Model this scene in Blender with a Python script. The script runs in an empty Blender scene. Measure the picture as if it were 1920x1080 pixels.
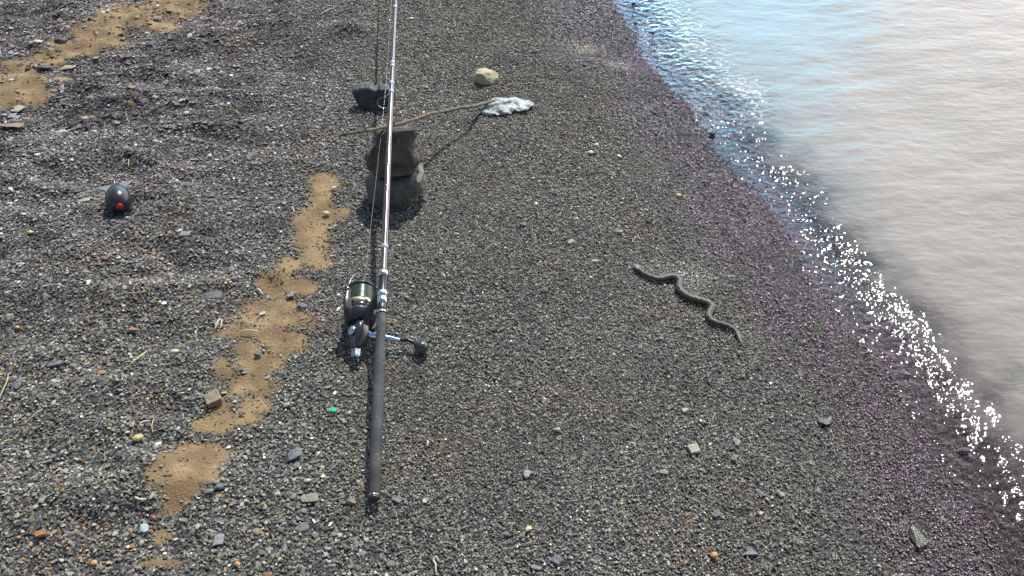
import bpy, bmesh, math, random
import numpy as np
from mathutils import Vector, Matrix, noise as mnoise
R = math.radians
scene = bpy.context.scene
# ---------------------------------------------------------------- camera
H = 1.55; PITCH = 42.0; F = 1663.0
cam_d = bpy.data.cameras.new("camera"); cam = bpy.data.objects.new("camera", cam_d)
scene.collection.objects.link(cam)
cam.location = (0, 0, H); cam.rotation_euler = (R(90-PITCH), 0, 0)
cam_d.sensor_width = 36; cam_d.lens = 36*F/1920; cam_d.clip_start = 0.05; cam_d.clip_end = 2000
scene.camera = cam
# ---------------------------------------------------------------- world: blue sky with bright cloud bank over the water
CLOUD_HI, CLOUD_LO, HAZE_COL = 1.1, 3.3, (1.6, 3.4, 4.4)
SUN_EL, SUN_AZ = 54.0, 17.0          # azimuth to the right of straight ahead
w = bpy.data.worlds.new("World"); scene.world = w; w.use_nodes = True
wn, wl = w.node_tree.nodes, w.node_tree.links
wn.clear()
wo = wn.new('ShaderNodeOutputWorld'); wb = wn.new('ShaderNodeBackground')
sky = wn.new('ShaderNodeTexSky'); sky.sky_type = 'NISHITA'; sky.sun_disc = False
sky.sun_elevation = R(SUN_EL); sky.sun_rotation = R(SUN_AZ)
tc = wn.new('ShaderNodeTexCoord')
def wmath(op, a_, b_=None, c_=None):
    q = wn.new('ShaderNodeMath'); q.operation = op
    for i_, x_ in enumerate((a_, b_, c_)):
        if x_ is None: continue
        if isinstance(x_, (int, float)): q.inputs[i_].default_value = x_
        else: wl.new(x_, q.inputs[i_])
    return q.outputs[0]
def wstep(x_, lo, hi, t0=0.0, t1=1.0):
    q = wn.new('ShaderNodeMapRange'); q.interpolation_type = 'SMOOTHSTEP'
    q.inputs['From Min'].default_value = lo; q.inputs['From Max'].default_value = hi; q.inputs['To Min'].default_value = t0; q.inputs['To Max'].default_value = t1
    wl.new(x_, q.inputs['Value']); return q.outputs[0]
mp = wn.new('ShaderNodeMapping'); mp.inputs['Scale'].default_value = (1.6, 1.6, 3.2)
nz = wn.new('ShaderNodeTexNoise'); nz.inputs['Scale'].default_value = 2.2; nz.inputs['Detail'].default_value = 5
wl.new(tc.outputs['Generated'], mp.inputs['Vector']); wl.new(mp.outputs[0], nz.inputs['Vector'])
sxyz = wn.new('ShaderNodeSeparateXYZ'); wl.new(tc.outputs['Generated'], sxyz.inputs[0])
az = wmath('MULTIPLY', wmath('ARCTAN2', sxyz.outputs[0], sxyz.outputs[1]), 180/math.pi)
el = wmath('MULTIPLY', wmath('ARCSINE', sxyz.outputs[2]), 180/math.pi)
azn = wmath('ADD', az, wmath('MULTIPLY', wmath('SUBTRACT', nz.outputs[0], 0.5), 26))
bank = wmath('MULTIPLY', wmath('MULTIPLY', wstep(azn, 17, 31), wstep(az, 100, 65)), wstep(el, 52, 34))     # bright cloud bank over the water
stray = wmath('MULTIPLY', wstep(nz.outputs[0], 0.56, 0.72), 0.35)                                    # thin stray clouds elsewhere
haze = wmath('MULTIPLY', wmath('MULTIPLY', wstep(az, -30, 2), wstep(az, 60, 22)), wstep(el, 50, 24))  # luminous pale blue low sky below the sun
glow = wstep(el, 50, 18, CLOUD_HI, CLOUD_LO)
sc = wn.new('ShaderNodeVectorMath'); sc.operation = 'SCALE'; sc.inputs['Scale'].default_value = 0.12
wl.new(sky.outputs[0], sc.inputs[0])
mxh = wn.new('ShaderNodeMix'); mxh.data_type = 'RGBA'; mxh.inputs['B'].default_value = (*HAZE_COL, 1)
wl.new(haze, mxh.inputs['Factor']); wl.new(sc.outputs[0], mxh.inputs['A'])
mxs = wn.new('ShaderNodeMix'); mxs.data_type = 'RGBA'; mxs.inputs['B'].default_value = (1.3, 1.3, 1.3, 1)
wl.new(stray, mxs.inputs['Factor']); wl.new(mxh.outputs['Result'], mxs.inputs['A'])
cc_ = wn.new('ShaderNodeCombineColor'); wl.new(glow, cc_.inputs[0]); wl.new(wmath('MULTIPLY', glow, 0.985), cc_.inputs[1]); wl.new(wmath('MULTIPLY', glow, 0.97), cc_.inputs[2])
mx = wn.new('ShaderNodeMix'); mx.data_type = 'RGBA'
wl.new(bank, mx.inputs['Factor']); wl.new(mxs.outputs['Result'], mx.inputs['A']); wl.new(cc_.outputs[0], mx.inputs['B'])
wl.new(mx.outputs['Result'], wb.inputs['Color']); wb.inputs['Strength'].default_value = 1.0
wl.new(wb.outputs[0], wo.inputs[0])
# ---------------------------------------------------------------- sun
sd = bpy.data.lights.new("sun", 'SUN'); so = bpy.data.objects.new("sun", sd); scene.collection.objects.link(so)
sd.energy = 4.6; sd.angle = R(0.5); sd.color = (1, 0.965, 0.91)
sv = Vector((math.sin(R(SUN_AZ))*math.cos(R(SUN_EL)), math.cos(R(SUN_AZ))*math.cos(R(SUN_EL)), math.sin(R(SUN_EL))))
so.rotation_euler = sv.to_track_quat('Z', 'Y').to_euler(); so.location = (2, 3, 6)
scene.view_settings.view_transform = 'Standard'; scene.view_settings.look = 'None'
scene.view_settings.exposure = 0.15; scene.view_settings.gamma = 1

# ---------------------------------------------------------------- maths
rng = np.random.default_rng(7); random.seed(7)
def hash2(ix, iy, s):
    h = (ix.astype(np.int64)*374761393 + iy.astype(np.int64)*668265263 + s*1274126177) & 0xffffffff
    h = ((h ^ (h >> 13))*1274126177) & 0xffffffff
    return ((h ^ (h >> 16)) & 0xffffff)/float(0xffffff)
def vnoise(x, y, s=0):
    x = np.asarray(x, float); y = np.asarray(y, float)
    ix, iy = np.floor(x), np.floor(y); fx, fy = x-ix, y-iy
    fx = fx*fx*(3-2*fx); fy = fy*fy*(3-2*fy)
    a, b, c, d = hash2(ix, iy, s), hash2(ix+1, iy, s), hash2(ix, iy+1, s), hash2(ix+1, iy+1, s)
    return (a+(b-a)*fx)*(1-fy)+(c+(d-c)*fx)*fy
def fbm(x, y, s=0, o=3):
    r, a, t = 0, 1.0, 0
    for k in range(o):
        r = r + a*vnoise(x*2**k+17.3*k, y*2**k-9.1*k, s+k); t += a; a *= 0.5
    return r/t
def sstep(a, b, x):
    t = np.clip((x-a)/(b-a), 0, 1); return t*t*(3-2*t)
cp, sp = math.cos(R(PITCH)), math.sin(R(PITCH))
def ray(u, v):
    X, Y = (u-960)/F, (540-v)/F
    return X, cp+Y*sp, -sp+Y*cp
def P(u, v, h=0.0):
    X, Y, Z = ray(u, v); t = (h-H)/Z
    return Vector((X*t, Y*t, h))
def to_px(x, y, z=0.0):
    dz = z-H; d = y*cp-dz*sp; up = y*sp+dz*cp
    return 960+F*x/d, 540-F*up/d
WZ = -0.07
shore_px = [(1145, 0), (1205, 100), (1290, 200), (1362, 300), (1440, 400), (1505, 500), (1580, 600), (1665, 700), (1740, 800), (1800, 900), (1850, 1000), (1892, 1080)]
SH = [np.array(P(u, v, WZ)[:2]) for u, v in shore_px]
SH = [SH[0]+(SH[0]-SH[3])*400] + SH + [SH[-1]+np.array([0.55, -1.0])*400]
SH = SH[::-1]      # near -> far
def shore_dist(x, y):
    """positive inland (left), negative over the water"""
    x = np.asarray(x, float); y = np.asarray(y, float)
    best = np.full(x.shape, 1e9); sign = np.ones(x.shape)
    for a, b in zip(SH[:-1], SH[1:]):
        d = b-a; L = d@d
        t = np.clip(((x-a[0])*d[0]+(y-a[1])*d[1])/L, 0, 1)
        px, py = a[0]+t*d[0], a[1]+t*d[1]
        q = np.hypot(x-px, y-py)
        cr_ = d[0]*(y-a[1])-d[1]*(x-a[0])
        m = q < best; best = np.where(m, q, best); sign = np.where(m, np.where(cr_ > 0, 1, -1), sign)
    return best*sign
def shore_wobble(x, y):
    return 0.03*(fbm(x*4, y*4, 91, 3)-0.5)*2
def terrain(x, y):
    x = np.asarray(x, float); y = np.asarray(y, float)
    s = shore_dist(x, y) + shore_wobble(x, y)
    land = WZ + 0.075*(1-np.exp(-np.clip(s, 0, 50)/0.40))
    sea = WZ + np.clip(s, -6, 0)*0.15
    z = np.where(s > 0, land, sea)
    u, v = to_px(x, y)
    lumpy = sstep(700, 250, u)*sstep(0.5, 1.2, y)*sstep(60, 12, y)
    z = z + lumpy*(0.055*(np.abs(fbm(x*3.2, y*5.0, 5, 3)-0.5)*-2+0.35) + 0.030*(fbm(x*9, y*13, 8, 3)-0.5))
    mid = sstep(0.05, 0.5, s)*(1-lumpy*0.6)*sstep(60, 12, y)
    z = z + mid*(0.012*(fbm(x*3, y*3, 11, 3)-0.5) + 0.006*(fbm(x*14, y*14, 13, 2)-0.5))
    # small hollow dug into the sand and the low ridge behind the rod
    hx, hy = P(508, 548)[:2]; z = z - 0.020*np.exp(-(((x-hx)/0.035)**2+((y-hy)/0.04)**2)) + 0.02*np.exp(-(((x-hx+0.01)/0.05)**2+((y-hy-0.065)/0.028)**2))
    hx, hy = P(655, 62)[:2]; z = z + 0.035*np.exp(-(((x-hx)/0.09)**2+((y-hy-0.02)/0.05)**2))
    return z
def G(u, v, lift=0.0):
    h = 0.0
    for _ in range(25):
        p = P(u, v, h); h = 0.5*h+0.5*float(terrain(p.x, p.y))
    p = P(u, v, h); p.z = float(terrain(p.x, p.y))+lift
    return p
def pxscale(u, v, h=0.0):
    p = P(u, v, h); return F/(p.y*cp-(p.z-H)*sp)       # pixels per metre there
# sand patches: ellipses in photo pixels laid on the ground plane
sand_e = [(600, 370, 20, 20), (578, 455, 26, 20), (545, 500, 24, 16), (465, 655, 26, 18), (420, 690, 18, 20), (395, 800, 36, 12), (300, 900, 22, 20), (295, 1000, 22, 14), (60, 178, 40, 14), (90, 115, 30, 16), (200, 85, 40, 16), (300, 50, 36, 12), (640, 400, 14, 12), (330, 14, 60, 20), (250, 32, 58, 22), (190, 62, 50, 24), (150, 95, 52, 18), (115, 88, 20, 12), (40, 160, 50, 26), (10, 190, 30, 12), (45, 130, 40, 12), (122, 152, 16, 7),
          (608, 342, 30, 17), (600, 400, 36, 24), (590, 440, 34, 26), (568, 420, 20, 16), (592, 485, 30, 22), (520, 535, 34, 18), (565, 540, 30, 14),
          (508, 575, 50, 18), (520, 600, 82, 18), (470, 622, 62, 16), (530, 640, 44, 20), (490, 680, 40, 24), (470, 720, 46, 26), (480, 755, 32, 16), (440, 785, 52, 14), (410, 760, 22, 18),
          (375, 850, 62, 24), (360, 885, 56, 30), (340, 920, 38, 22), (320, 870, 26, 22), (300, 1052, 40, 8), (318, 950, 22, 14)]
def sandf(x, y, lo=0.20, hi=0.46):
    u, v = to_px(x, y)
    r = np.zeros(np.shape(u))
    for a, b, c, d in sand_e:
        r = np.maximum(r, np.exp(-0.9*(((u-a)/c)**2+((v-b)/d)**2)))
    r = r*(1-0.17*sstep(800, 850, v))
    n = fbm(x*22, y*26, 31, 4)
    return sstep(lo, hi, r*(0.40+1.15*n))

# ---------------------------------------------------------------- helpers
def link(o, parent=None):
    scene.collection.objects.link(o)
    if parent is not None: o.parent = parent
    return o
def tag(o, label=None, cat=None, group=None, kind=None):
    if label: o['label'] = label
    if cat: o['category'] = cat
    if group: o['group'] = group
    if kind: o['kind'] = kind
    return o
def new_mat(name):
    m = bpy.data.materials.new(name); m.use_nodes = True
    return m, m.node_tree.nodes, m.node_tree.links, m.node_tree.nodes['Principled BSDF']
def mat(name, c1, c2=None, rough=0.6, metal=0.0, scale=30, bump=0.0, bscale=None, spec=0.5, detail=6, coat=0, spots=None):
    m, n, l, b = new_mat(name)
    b.inputs['Roughness'].default_value = rough; b.inputs['Metallic'].default_value = metal
    b.inputs['Specular IOR Level'].default_value = spec; b.inputs['Coat Weight'].default_value = coat; b.inputs['Coat Roughness'].default_value = 0.05
    t = n.new('ShaderNodeTexCoord'); nn = n.new('ShaderNodeTexNoise'); nn.inputs['Scale'].default_value = scale; nn.inputs['Detail'].default_value = detail
    l.new(t.outputs['Object'], nn.inputs['Vector'])
    rp = n.new('ShaderNodeValToRGB'); rp.color_ramp.elements[0].position = 0.35; rp.color_ramp.elements[1].position = 0.65
    rp.color_ramp.elements[0].color = (*c1, 1); rp.color_ramp.elements[1].color = (*(c2 or c1), 1)
    l.new(nn.outputs[0], rp.inputs[0])
    if spots:
        n2 = n.new('ShaderNodeTexNoise'); n2.inputs['Scale'].default_value = spots[1]; n2.inputs['Detail'].default_value = 4
        l.new(t.outputs['Object'], n2.inputs['Vector'])
        r2 = n.new('ShaderNodeValToRGB'); r2.color_ramp.elements[0].position = spots[2]; r2.color_ramp.elements[1].position = spots[2]+0.06
        l.new(n2.outputs[0], r2.inputs[0])
        mxx = n.new('ShaderNodeMix'); mxx.data_type = 'RGBA'; mxx.inputs['B'].default_value = (*spots[0], 1)
        l.new(r2.outputs[0], mxx.inputs['Factor']); l.new(rp.outputs[0], mxx.inputs['A']); l.new(mxx.outputs['Result'], b.inputs['Base Color'])
    else:
        l.new(rp.outputs[0], b.inputs['Base Color'])
    if bump:
        n3 = n.new('ShaderNodeTexNoise'); n3.inputs['Scale'].default_value = bscale or scale*3; n3.inputs['Detail'].default_value = 7
        l.new(t.outputs['Object'], n3.inputs['Vector'])
        bp = n.new('ShaderNodeBump'); bp.inputs['Strength'].default_value = bump; bp.inputs['Distance'].default_value = 0.006
        l.new(n3.outputs[0], bp.inputs['Height']); l.new(bp.outputs[0], b.inputs['Normal'])
    return m
def build(name, bm, m, parent=None, smooth=True, origin=None):
    if origin is not None: bmesh.ops.translate(bm, verts=bm.verts, vec=-Vector(origin))
    bmesh.ops.recalc_face_normals(bm, faces=bm.faces)
    me = bpy.data.meshes.new(name); bm.to_mesh(me); bm.free()
    for p in me.polygons: p.use_smooth = smooth
    me.materials.append(m)
    o = bpy.data.objects.new(name, me); link(o, parent)
    if origin is not None: o.location = origin
    return o
def frame_of(ax, up=Vector((0, 0, 1))):
    ax = ax.normalized()
    if abs(ax.dot(up)) > 0.98: up = Vector((0, 1, 0))
    s = ax.cross(up).normalized(); return ax, s, s.cross(ax).normalized()
def ring(bm, c, s, u, rx, ry, n):
    return [bm.verts.new(c+s*(rx*math.cos(2*math.pi*k/n))+u*(ry*math.sin(2*math.pi*k/n))) for k in range(n)]
def loft(bm, rings, cap=True):
    for a, b in zip(rings[:-1], rings[1:]):
        n = len(a)
        for k in range(n): bm.faces.new((a[k], a[(k+1) % n], b[(k+1) % n], b[k]))
    if cap:
        for r in (rings[0], rings[-1]): bm.faces.new(r)
def tube(bm, pts, rad, n=12, cap=True, flat=1.0):
    pts = [Vector(p) for p in pts]; rs = []
    if not hasattr(rad, '__len__'): rad = [rad]*len(pts)
    sp_ = None
    for i, p in enumerate(pts):
        t = (pts[min(i+1, len(pts)-1)]-pts[max(i-1, 0)]).normalized()
        if sp_ is None: _, sp_, u = frame_of(t)
        sp_ = (sp_-t*sp_.dot(t)).normalized(); u = sp_.cross(t)
        rs.append(ring(bm, p, sp_, u, rad[i], rad[i]*flat, n))
    loft(bm, rs, cap)
def lathe(bm, c, ax, prof, n=32, flat=1.0, up=Vector((0, 0, 1))):
    """prof: (distance along axis, radius)"""
    ax, s, u = frame_of(ax, up)
    loft(bm, [ring(bm, c+ax*d, s, u, max(r, 1e-4), max(r, 1e-4)*flat, n) for d, r in prof])
def torus(bm, c, ax, r, t, n=40, m=8):
    ax, s, u = frame_of(ax); rs = []
    for k in range(n):
        a = 2*math.pi*k/n; d = s*math.cos(a)+u*math.sin(a)
        rs.append([bm.verts.new(c+d*(r+t*math.cos(2*math.pi*j/m))+ax*(t*math.sin(2*math.pi*j/m))) for j in range(m)])
    rs.append(rs[0]); loft(bm, rs, cap=False)
def spline(pts, n=8):
    pts = [Vector(p) for p in pts]; out = []
    for i in range(len(pts)-1):
        p0, p1, p2, p3 = pts[max(i-1, 0)], pts[i], pts[i+1], pts[min(i+2, len(pts)-1)]
        for k in range(n):
            t = k/n
            out.append(0.5*((2*p1)+(p2-p0)*t+(2*p0-5*p1+4*p2-p3)*t*t+(3*p1-p0-3*p2+p3)*t**3))
    out.append(pts[-1]); return out
def mesh_np(name, co, faces, m, attrs=(), smooth=True):
    me = bpy.data.meshes.new(name)
    me.vertices.add(len(co)); me.vertices.foreach_set('co', np.ascontiguousarray(co, np.float32).ravel())
    k = faces.shape[1]
    me.loops.add(faces.size); me.loops.foreach_set('vertex_index', faces.astype(np.int32).ravel())
    me.polygons.add(len(faces)); me.polygons.foreach_set('loop_start', np.arange(len(faces), dtype=np.int32)*k)
    me.update(calc_edges=True); me.validate()
    me.polygons.foreach_set('use_smooth', np.full(len(faces), smooth))
    for nm, ty, arr in attrs:
        a = me.attributes.new(nm, ty, 'POINT'); a.data.foreach_set('value' if ty == 'FLOAT' else 'color', np.ascontiguousarray(arr, np.float32).ravel())
    me.materials.append(m)
    return link(bpy.data.objects.new(name, me))
def axis_coords(lo, hi, step, far):
    a = np.arange(lo, hi+step/2, step); out = []; d = step; x = hi
    while x < far: d *= 1.35; x += d; out.append(x)
    o2 = []; d = step; x = lo
    while x > -far: d *= 1.35; x -= d; o2.append(x)
    return np.concatenate([np.array(o2[::-1]), a, np.array(out)])
def grid_faces(nx, ny):
    i = np.arange(nx-1)[None, :]+np.arange(ny-1)[:, None]*nx
    return np.stack([i, i+1, i+1+nx, i+nx], -1).reshape(-1, 4)

# ---------------------------------------------------------------- ground sheet
gm, n, l, b = new_mat('beach_grit')
geo = n.new('ShaderNodeNewGeometry')
vo = n.new('ShaderNodeTexVoronoi'); vo.inputs['Scale'].default_value = 150; l.new(geo.outputs['Position'], vo.inputs['Vector'])
rp = n.new('ShaderNodeValToRGB'); e = rp.color_ramp.elements
e[0].position = 0.0; e[0].color = (0.02, 0.02, 0.022, 1); e[1].position = 1.0; e[1].color = (0.28, 0.25, 0.20, 1)
q = rp.color_ramp.elements.new(0.6); q.color = (0.07, 0.072, 0.075, 1)
sx = n.new('ShaderNodeSeparateColor'); l.new(vo.outputs['Color'], sx.inputs[0]); l.new(sx.outputs[0], rp.inputs[0])
ns = n.new('ShaderNodeTexNoise'); ns.inputs['Scale'].default_value = 14; ns.inputs['Detail'].default_value = 9; l.new(geo.outputs['Position'], ns.inputs['Vector'])
rs = n.new('ShaderNodeValToRGB'); rs.color_ramp.elements[0].position = 0.42; rs.color_ramp.elements[0].color = (0.165, 0.108, 0.050, 1)
rs.color_ramp.elements[1].position = 0.6; rs.color_ramp.elements[1].color = (0.27, 0.182, 0.088, 1); l.new(ns.outputs[0], rs.inputs[0])
at = n.new('ShaderNodeAttribute'); at.attribute_name = 'sand'
aw = n.new('ShaderNodeAttribute'); aw.attribute_name = 'wet'
mx1 = n.new('ShaderNodeMix'); mx1.data_type = 'RGBA'; l.new(at.outputs['Fac'], mx1.inputs['Factor']); l.new(rp.outputs[0], mx1.inputs['A']); l.new(rs.outputs[0], mx1.inputs['B'])
mx2 = n.new('ShaderNodeMix'); mx2.data_type = 'RGBA'; mx2.blend_type = 'MULTIPLY'; l.new(aw.outputs['Fac'], mx2.inputs['Factor']); l.new(mx1.outputs['Result'], mx2.inputs['A']); mx2.inputs['B'].default_value = (0.45, 0.42, 0.40, 1)
l.new(mx2.outputs['Result'], b.inputs['Base Color'])
mrr = n.new('ShaderNodeMapRange'); mrr.inputs['To Min'].default_value = 0.9; mrr.inputs['To Max'].default_value = 0.35; l.new(aw.outputs['Fac'], mrr.inputs['Value']); l.new(mrr.outputs[0], b.inputs['Roughness'])
bv = n.new('ShaderNodeBump'); bv.inputs['Strength'].default_value = 0.8; bv.inputs['Distance'].default_value = 0.004; bv.invert = True
iv = n.new('ShaderNodeMath'); iv.operation = 'MULTIPLY'; l.new(vo.outputs['Distance'], iv.inputs[0])
om = n.new('ShaderNodeMath'); om.operation = 'SUBTRACT'; om.inputs[0].default_value = 1.0; l.new(at.outputs['Fac'], om.inputs[1]); l.new(om.outputs[0], iv.inputs[1])
l.new(iv.outputs[0], bv.inputs['Height'])
n4 = n.new('ShaderNodeTexNoise'); n4.inputs['Scale'].default_value = 190; n4.inputs['Detail'].default_value = 6; l.new(geo.outputs['Position'], n4.inputs['Vector'])
b2 = n.new('ShaderNodeBump'); b2.inputs['Strength'].default_value = 0.9; b2.inputs['Distance'].default_value = 0.005; l.new(n4.outputs[0], b2.inputs['Height']); l.new(bv.outputs[0], b2.inputs['Normal'])
l.new(b2.outputs[0], b.inputs['Normal'])
xs = axis_coords(-2.6, 3.2, 0.0125, 600); ys = axis_coords(0.3, 4.8, 0.0125, 600)
X, Y = np.meshgrid(xs, ys); X, Y = X.ravel(), Y.ravel()
Z = terrain(X, Y)
SD = shore_dist(X, Y)+shore_wobble(X, Y)
def wetf(s, x, y): return 1-sstep(0.15, 0.38, s+0.26*(fbm(x*4, y*4, 55, 4)-0.5))
g = mesh_np('ground', np.stack([X, Y, Z-0.003], 1), grid_faces(len(xs), len(ys)), gm, [('sand', 'FLOAT', sandf(X, Y)), ('wet', 'FLOAT', wetf(SD, X, Y))])
tag(g, kind='structure')

# ---------------------------------------------------------------- water sheet
wm, n, l, b = new_mat('murky_water'); n.remove(b); out = n['Material Output']
geo = n.new('ShaderNodeNewGeometry'); ad_ = n.new('ShaderNodeAttribute'); ad_.attribute_name = 'depth'
mpw = n.new('ShaderNodeMapping'); mpw.inputs['Rotation'].default_value = (0, 0, R(-18)); mpw.inputs['Scale'].default_value = (0.5, 1.25, 1)
l.new(geo.outputs['Position'], mpw.inputs['Vector'])
na = n.new('ShaderNodeTexNoise'); na.inputs['Scale'].default_value = 29; na.inputs['Detail'].default_value = 3; na.inputs['Distortion'].default_value = 0.15; l.new(mpw.outputs[0], na.inputs['Vector'])
nb = n.new('ShaderNodeTexNoise'); nb.inputs['Scale'].default_value = 40; nb.inputs['Detail'].default_value = 2; l.new(geo.outputs['Position'], nb.inputs['Vector'])
ba = n.new('ShaderNodeBump'); ba.inputs['Strength'].default_value = 1.0; ba.inputs['Distance'].default_value = 0.0021; l.new(na.outputs[0], ba.inputs['Height'])
sh = n.new('ShaderNodeMapRange'); sh.inputs['From Min'].default_value = 0.0; sh.inputs['From Max'].default_value = 0.055; sh.inputs['To Min'].default_value = 1.0; sh.inputs['To Max'].default_value = 0.10; l.new(ad_.outputs['Fac'], sh.inputs['Value'])
bb = n.new('ShaderNodeBump'); bb.inputs['Distance'].default_value = 0.017; ach = n.new('ShaderNodeAttribute'); ach.attribute_name = 'chop'; l.new(ach.outputs['Fac'], bb.inputs['Strength']); l.new(nb.outputs[0], bb.inputs['Height']); l.new(ba.outputs[0], bb.inputs['Normal'])
fr = n.new('ShaderNodeFresnel'); fr.inputs['IOR'].default_value = 1.42; l.new(bb.outputs[0], fr.inputs['Normal'])
gl = n.new('ShaderNodeBsdfGlossy'); gl.inputs['Roughness'].default_value = 0.045; l.new(bb.outputs[0], gl.inputs['Normal'])
df = n.new('ShaderNodeBsdfDiffuse'); l.new(ba.outputs[0], df.inputs['Normal'])
nc = n.new('ShaderNodeTexNoise'); nc.inputs['Scale'].default_value = 1.2; nc.inputs['Detail'].default_value = 3; l.new(geo.outputs['Position'], nc.inputs['Vector'])
rw = n.new('ShaderNodeValToRGB'); rw.color_ramp.elements[0].position = 0.3; rw.color_ramp.elements[0].color = (0.205, 0.185, 0.163, 1); rw.color_ramp.elements[1].position = 0.7; rw.color_ramp.elements[1].color = (0.228, 0.210, 0.190, 1)
l.new(nc.outputs[0], rw.inputs[0]); l.new(rw.outputs[0], df.inputs['Color'])
tr = n.new('ShaderNodeBsdfTransparent'); tr.inputs['Color'].default_value = (0.82, 0.82, 0.80, 1)
m1 = n.new('ShaderNodeMixShader'); m2 = n.new('ShaderNodeMixShader')
tb = n.new('ShaderNodeMapRange'); tb.interpolation_type = 'SMOOTHSTEP'; tb.inputs['From Min'].default_value = 0.014; tb.inputs['From Max'].default_value = 0.068; tb.inputs['To Max'].default_value = 0.97
tn = n.new('ShaderNodeTexNoise'); tn.inputs['Scale'].default_value = 7; tn.inputs['Detail'].default_value = 5; l.new(geo.outputs['Position'], tn.inputs['Vector'])
tm = n.new('ShaderNodeMath'); tm.operation = 'MULTIPLY_ADD'; tm.inputs[1].default_value = 0.07; tm.inputs[2].default_value = -0.035; l.new(tn.outputs[0], tm.inputs[0])
ta = n.new('ShaderNodeMath'); ta.operation = 'ADD'; l.new(ad_.outputs['Fac'], ta.inputs[0]); l.new(tm.outputs[0], ta.inputs[1])
l.new(ta.outputs[0], tb.inputs['Value'])
lg = n.new('ShaderNodeMapRange'); lg.inputs['From Max'].default_value = 0.06; lg.inputs['To Min'].default_value = 0.90; lg.inputs['To Max'].default_value = 0.98; l.new(ad_.outputs['Fac'], lg.inputs['Value'])  # less green where shallow: lilac glint fringe put into the gloss colour
cg = n.new('ShaderNodeCombineColor'); cg.inputs[0].default_value = 1; cg.inputs[2].default_value = 1; l.new(lg.outputs[0], cg.inputs[1]); l.new(cg.outputs[0], gl.inputs['Color']); l.new(tb.outputs[0], m1.inputs[0]); l.new(tr.outputs[0], m1.inputs[1]); l.new(df.outputs[0], m1.inputs[2])
l.new(fr.outputs[0], m2.inputs[0]); l.new(m1.outputs[0], m2.inputs[1]); l.new(gl.outputs[0], m2.inputs[2]); l.new(m2.outputs[0], out.inputs['Surface'])
xs = axis_coords(-0.2, 3.6, 0.0125, 600); ys = axis_coords(0.4, 5.2, 0.0125, 600)
X, Y = np.meshgrid(xs, ys); X, Y = X.ravel(), Y.ravel()
s = -(shore_dist(X, Y)+shore_wobble(X, Y))
T = terrain(X, Y)
nearf = sstep(30, 8, np.hypot(X, Y))
sw = s + 0.04*(fbm(X*5, Y*5, 71, 3)-0.5)
front = 0.0155*sstep(0.06, 0.205, sw) * (1-0.6*sstep(0.3, 0.8, sw))      # swash front: slopes towards the shore
rip = 0.0060*(fbm(X*5+Y*1.5, Y*13-X*4, 61, 3)-0.5)*sstep(0.05, 0.35, s)
swell = 0.006*np.sin((X*0.55-Y*0.4)*9+2.5*fbm(X*1.5, Y*1.5, 77, 2))*sstep(0.3, 1.0, s)
ZW = WZ + (front+rip+swell)*nearf
uu, vv_ = to_px(X, Y, WZ)
farc = sstep(2.5, 2.85, Y)
chop = (0.26+0.77*farc)*sstep(0.26+0.14*farc, 0.10, s)+0.075
wt = mesh_np('water', np.stack([X, Y, ZW], 1), grid_faces(len(xs), len(ys)), wm, [('depth', 'FLOAT', np.clip(ZW-T, 0, 1)), ('chop', 'FLOAT', chop)])
tag(wt, kind='structure')

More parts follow.
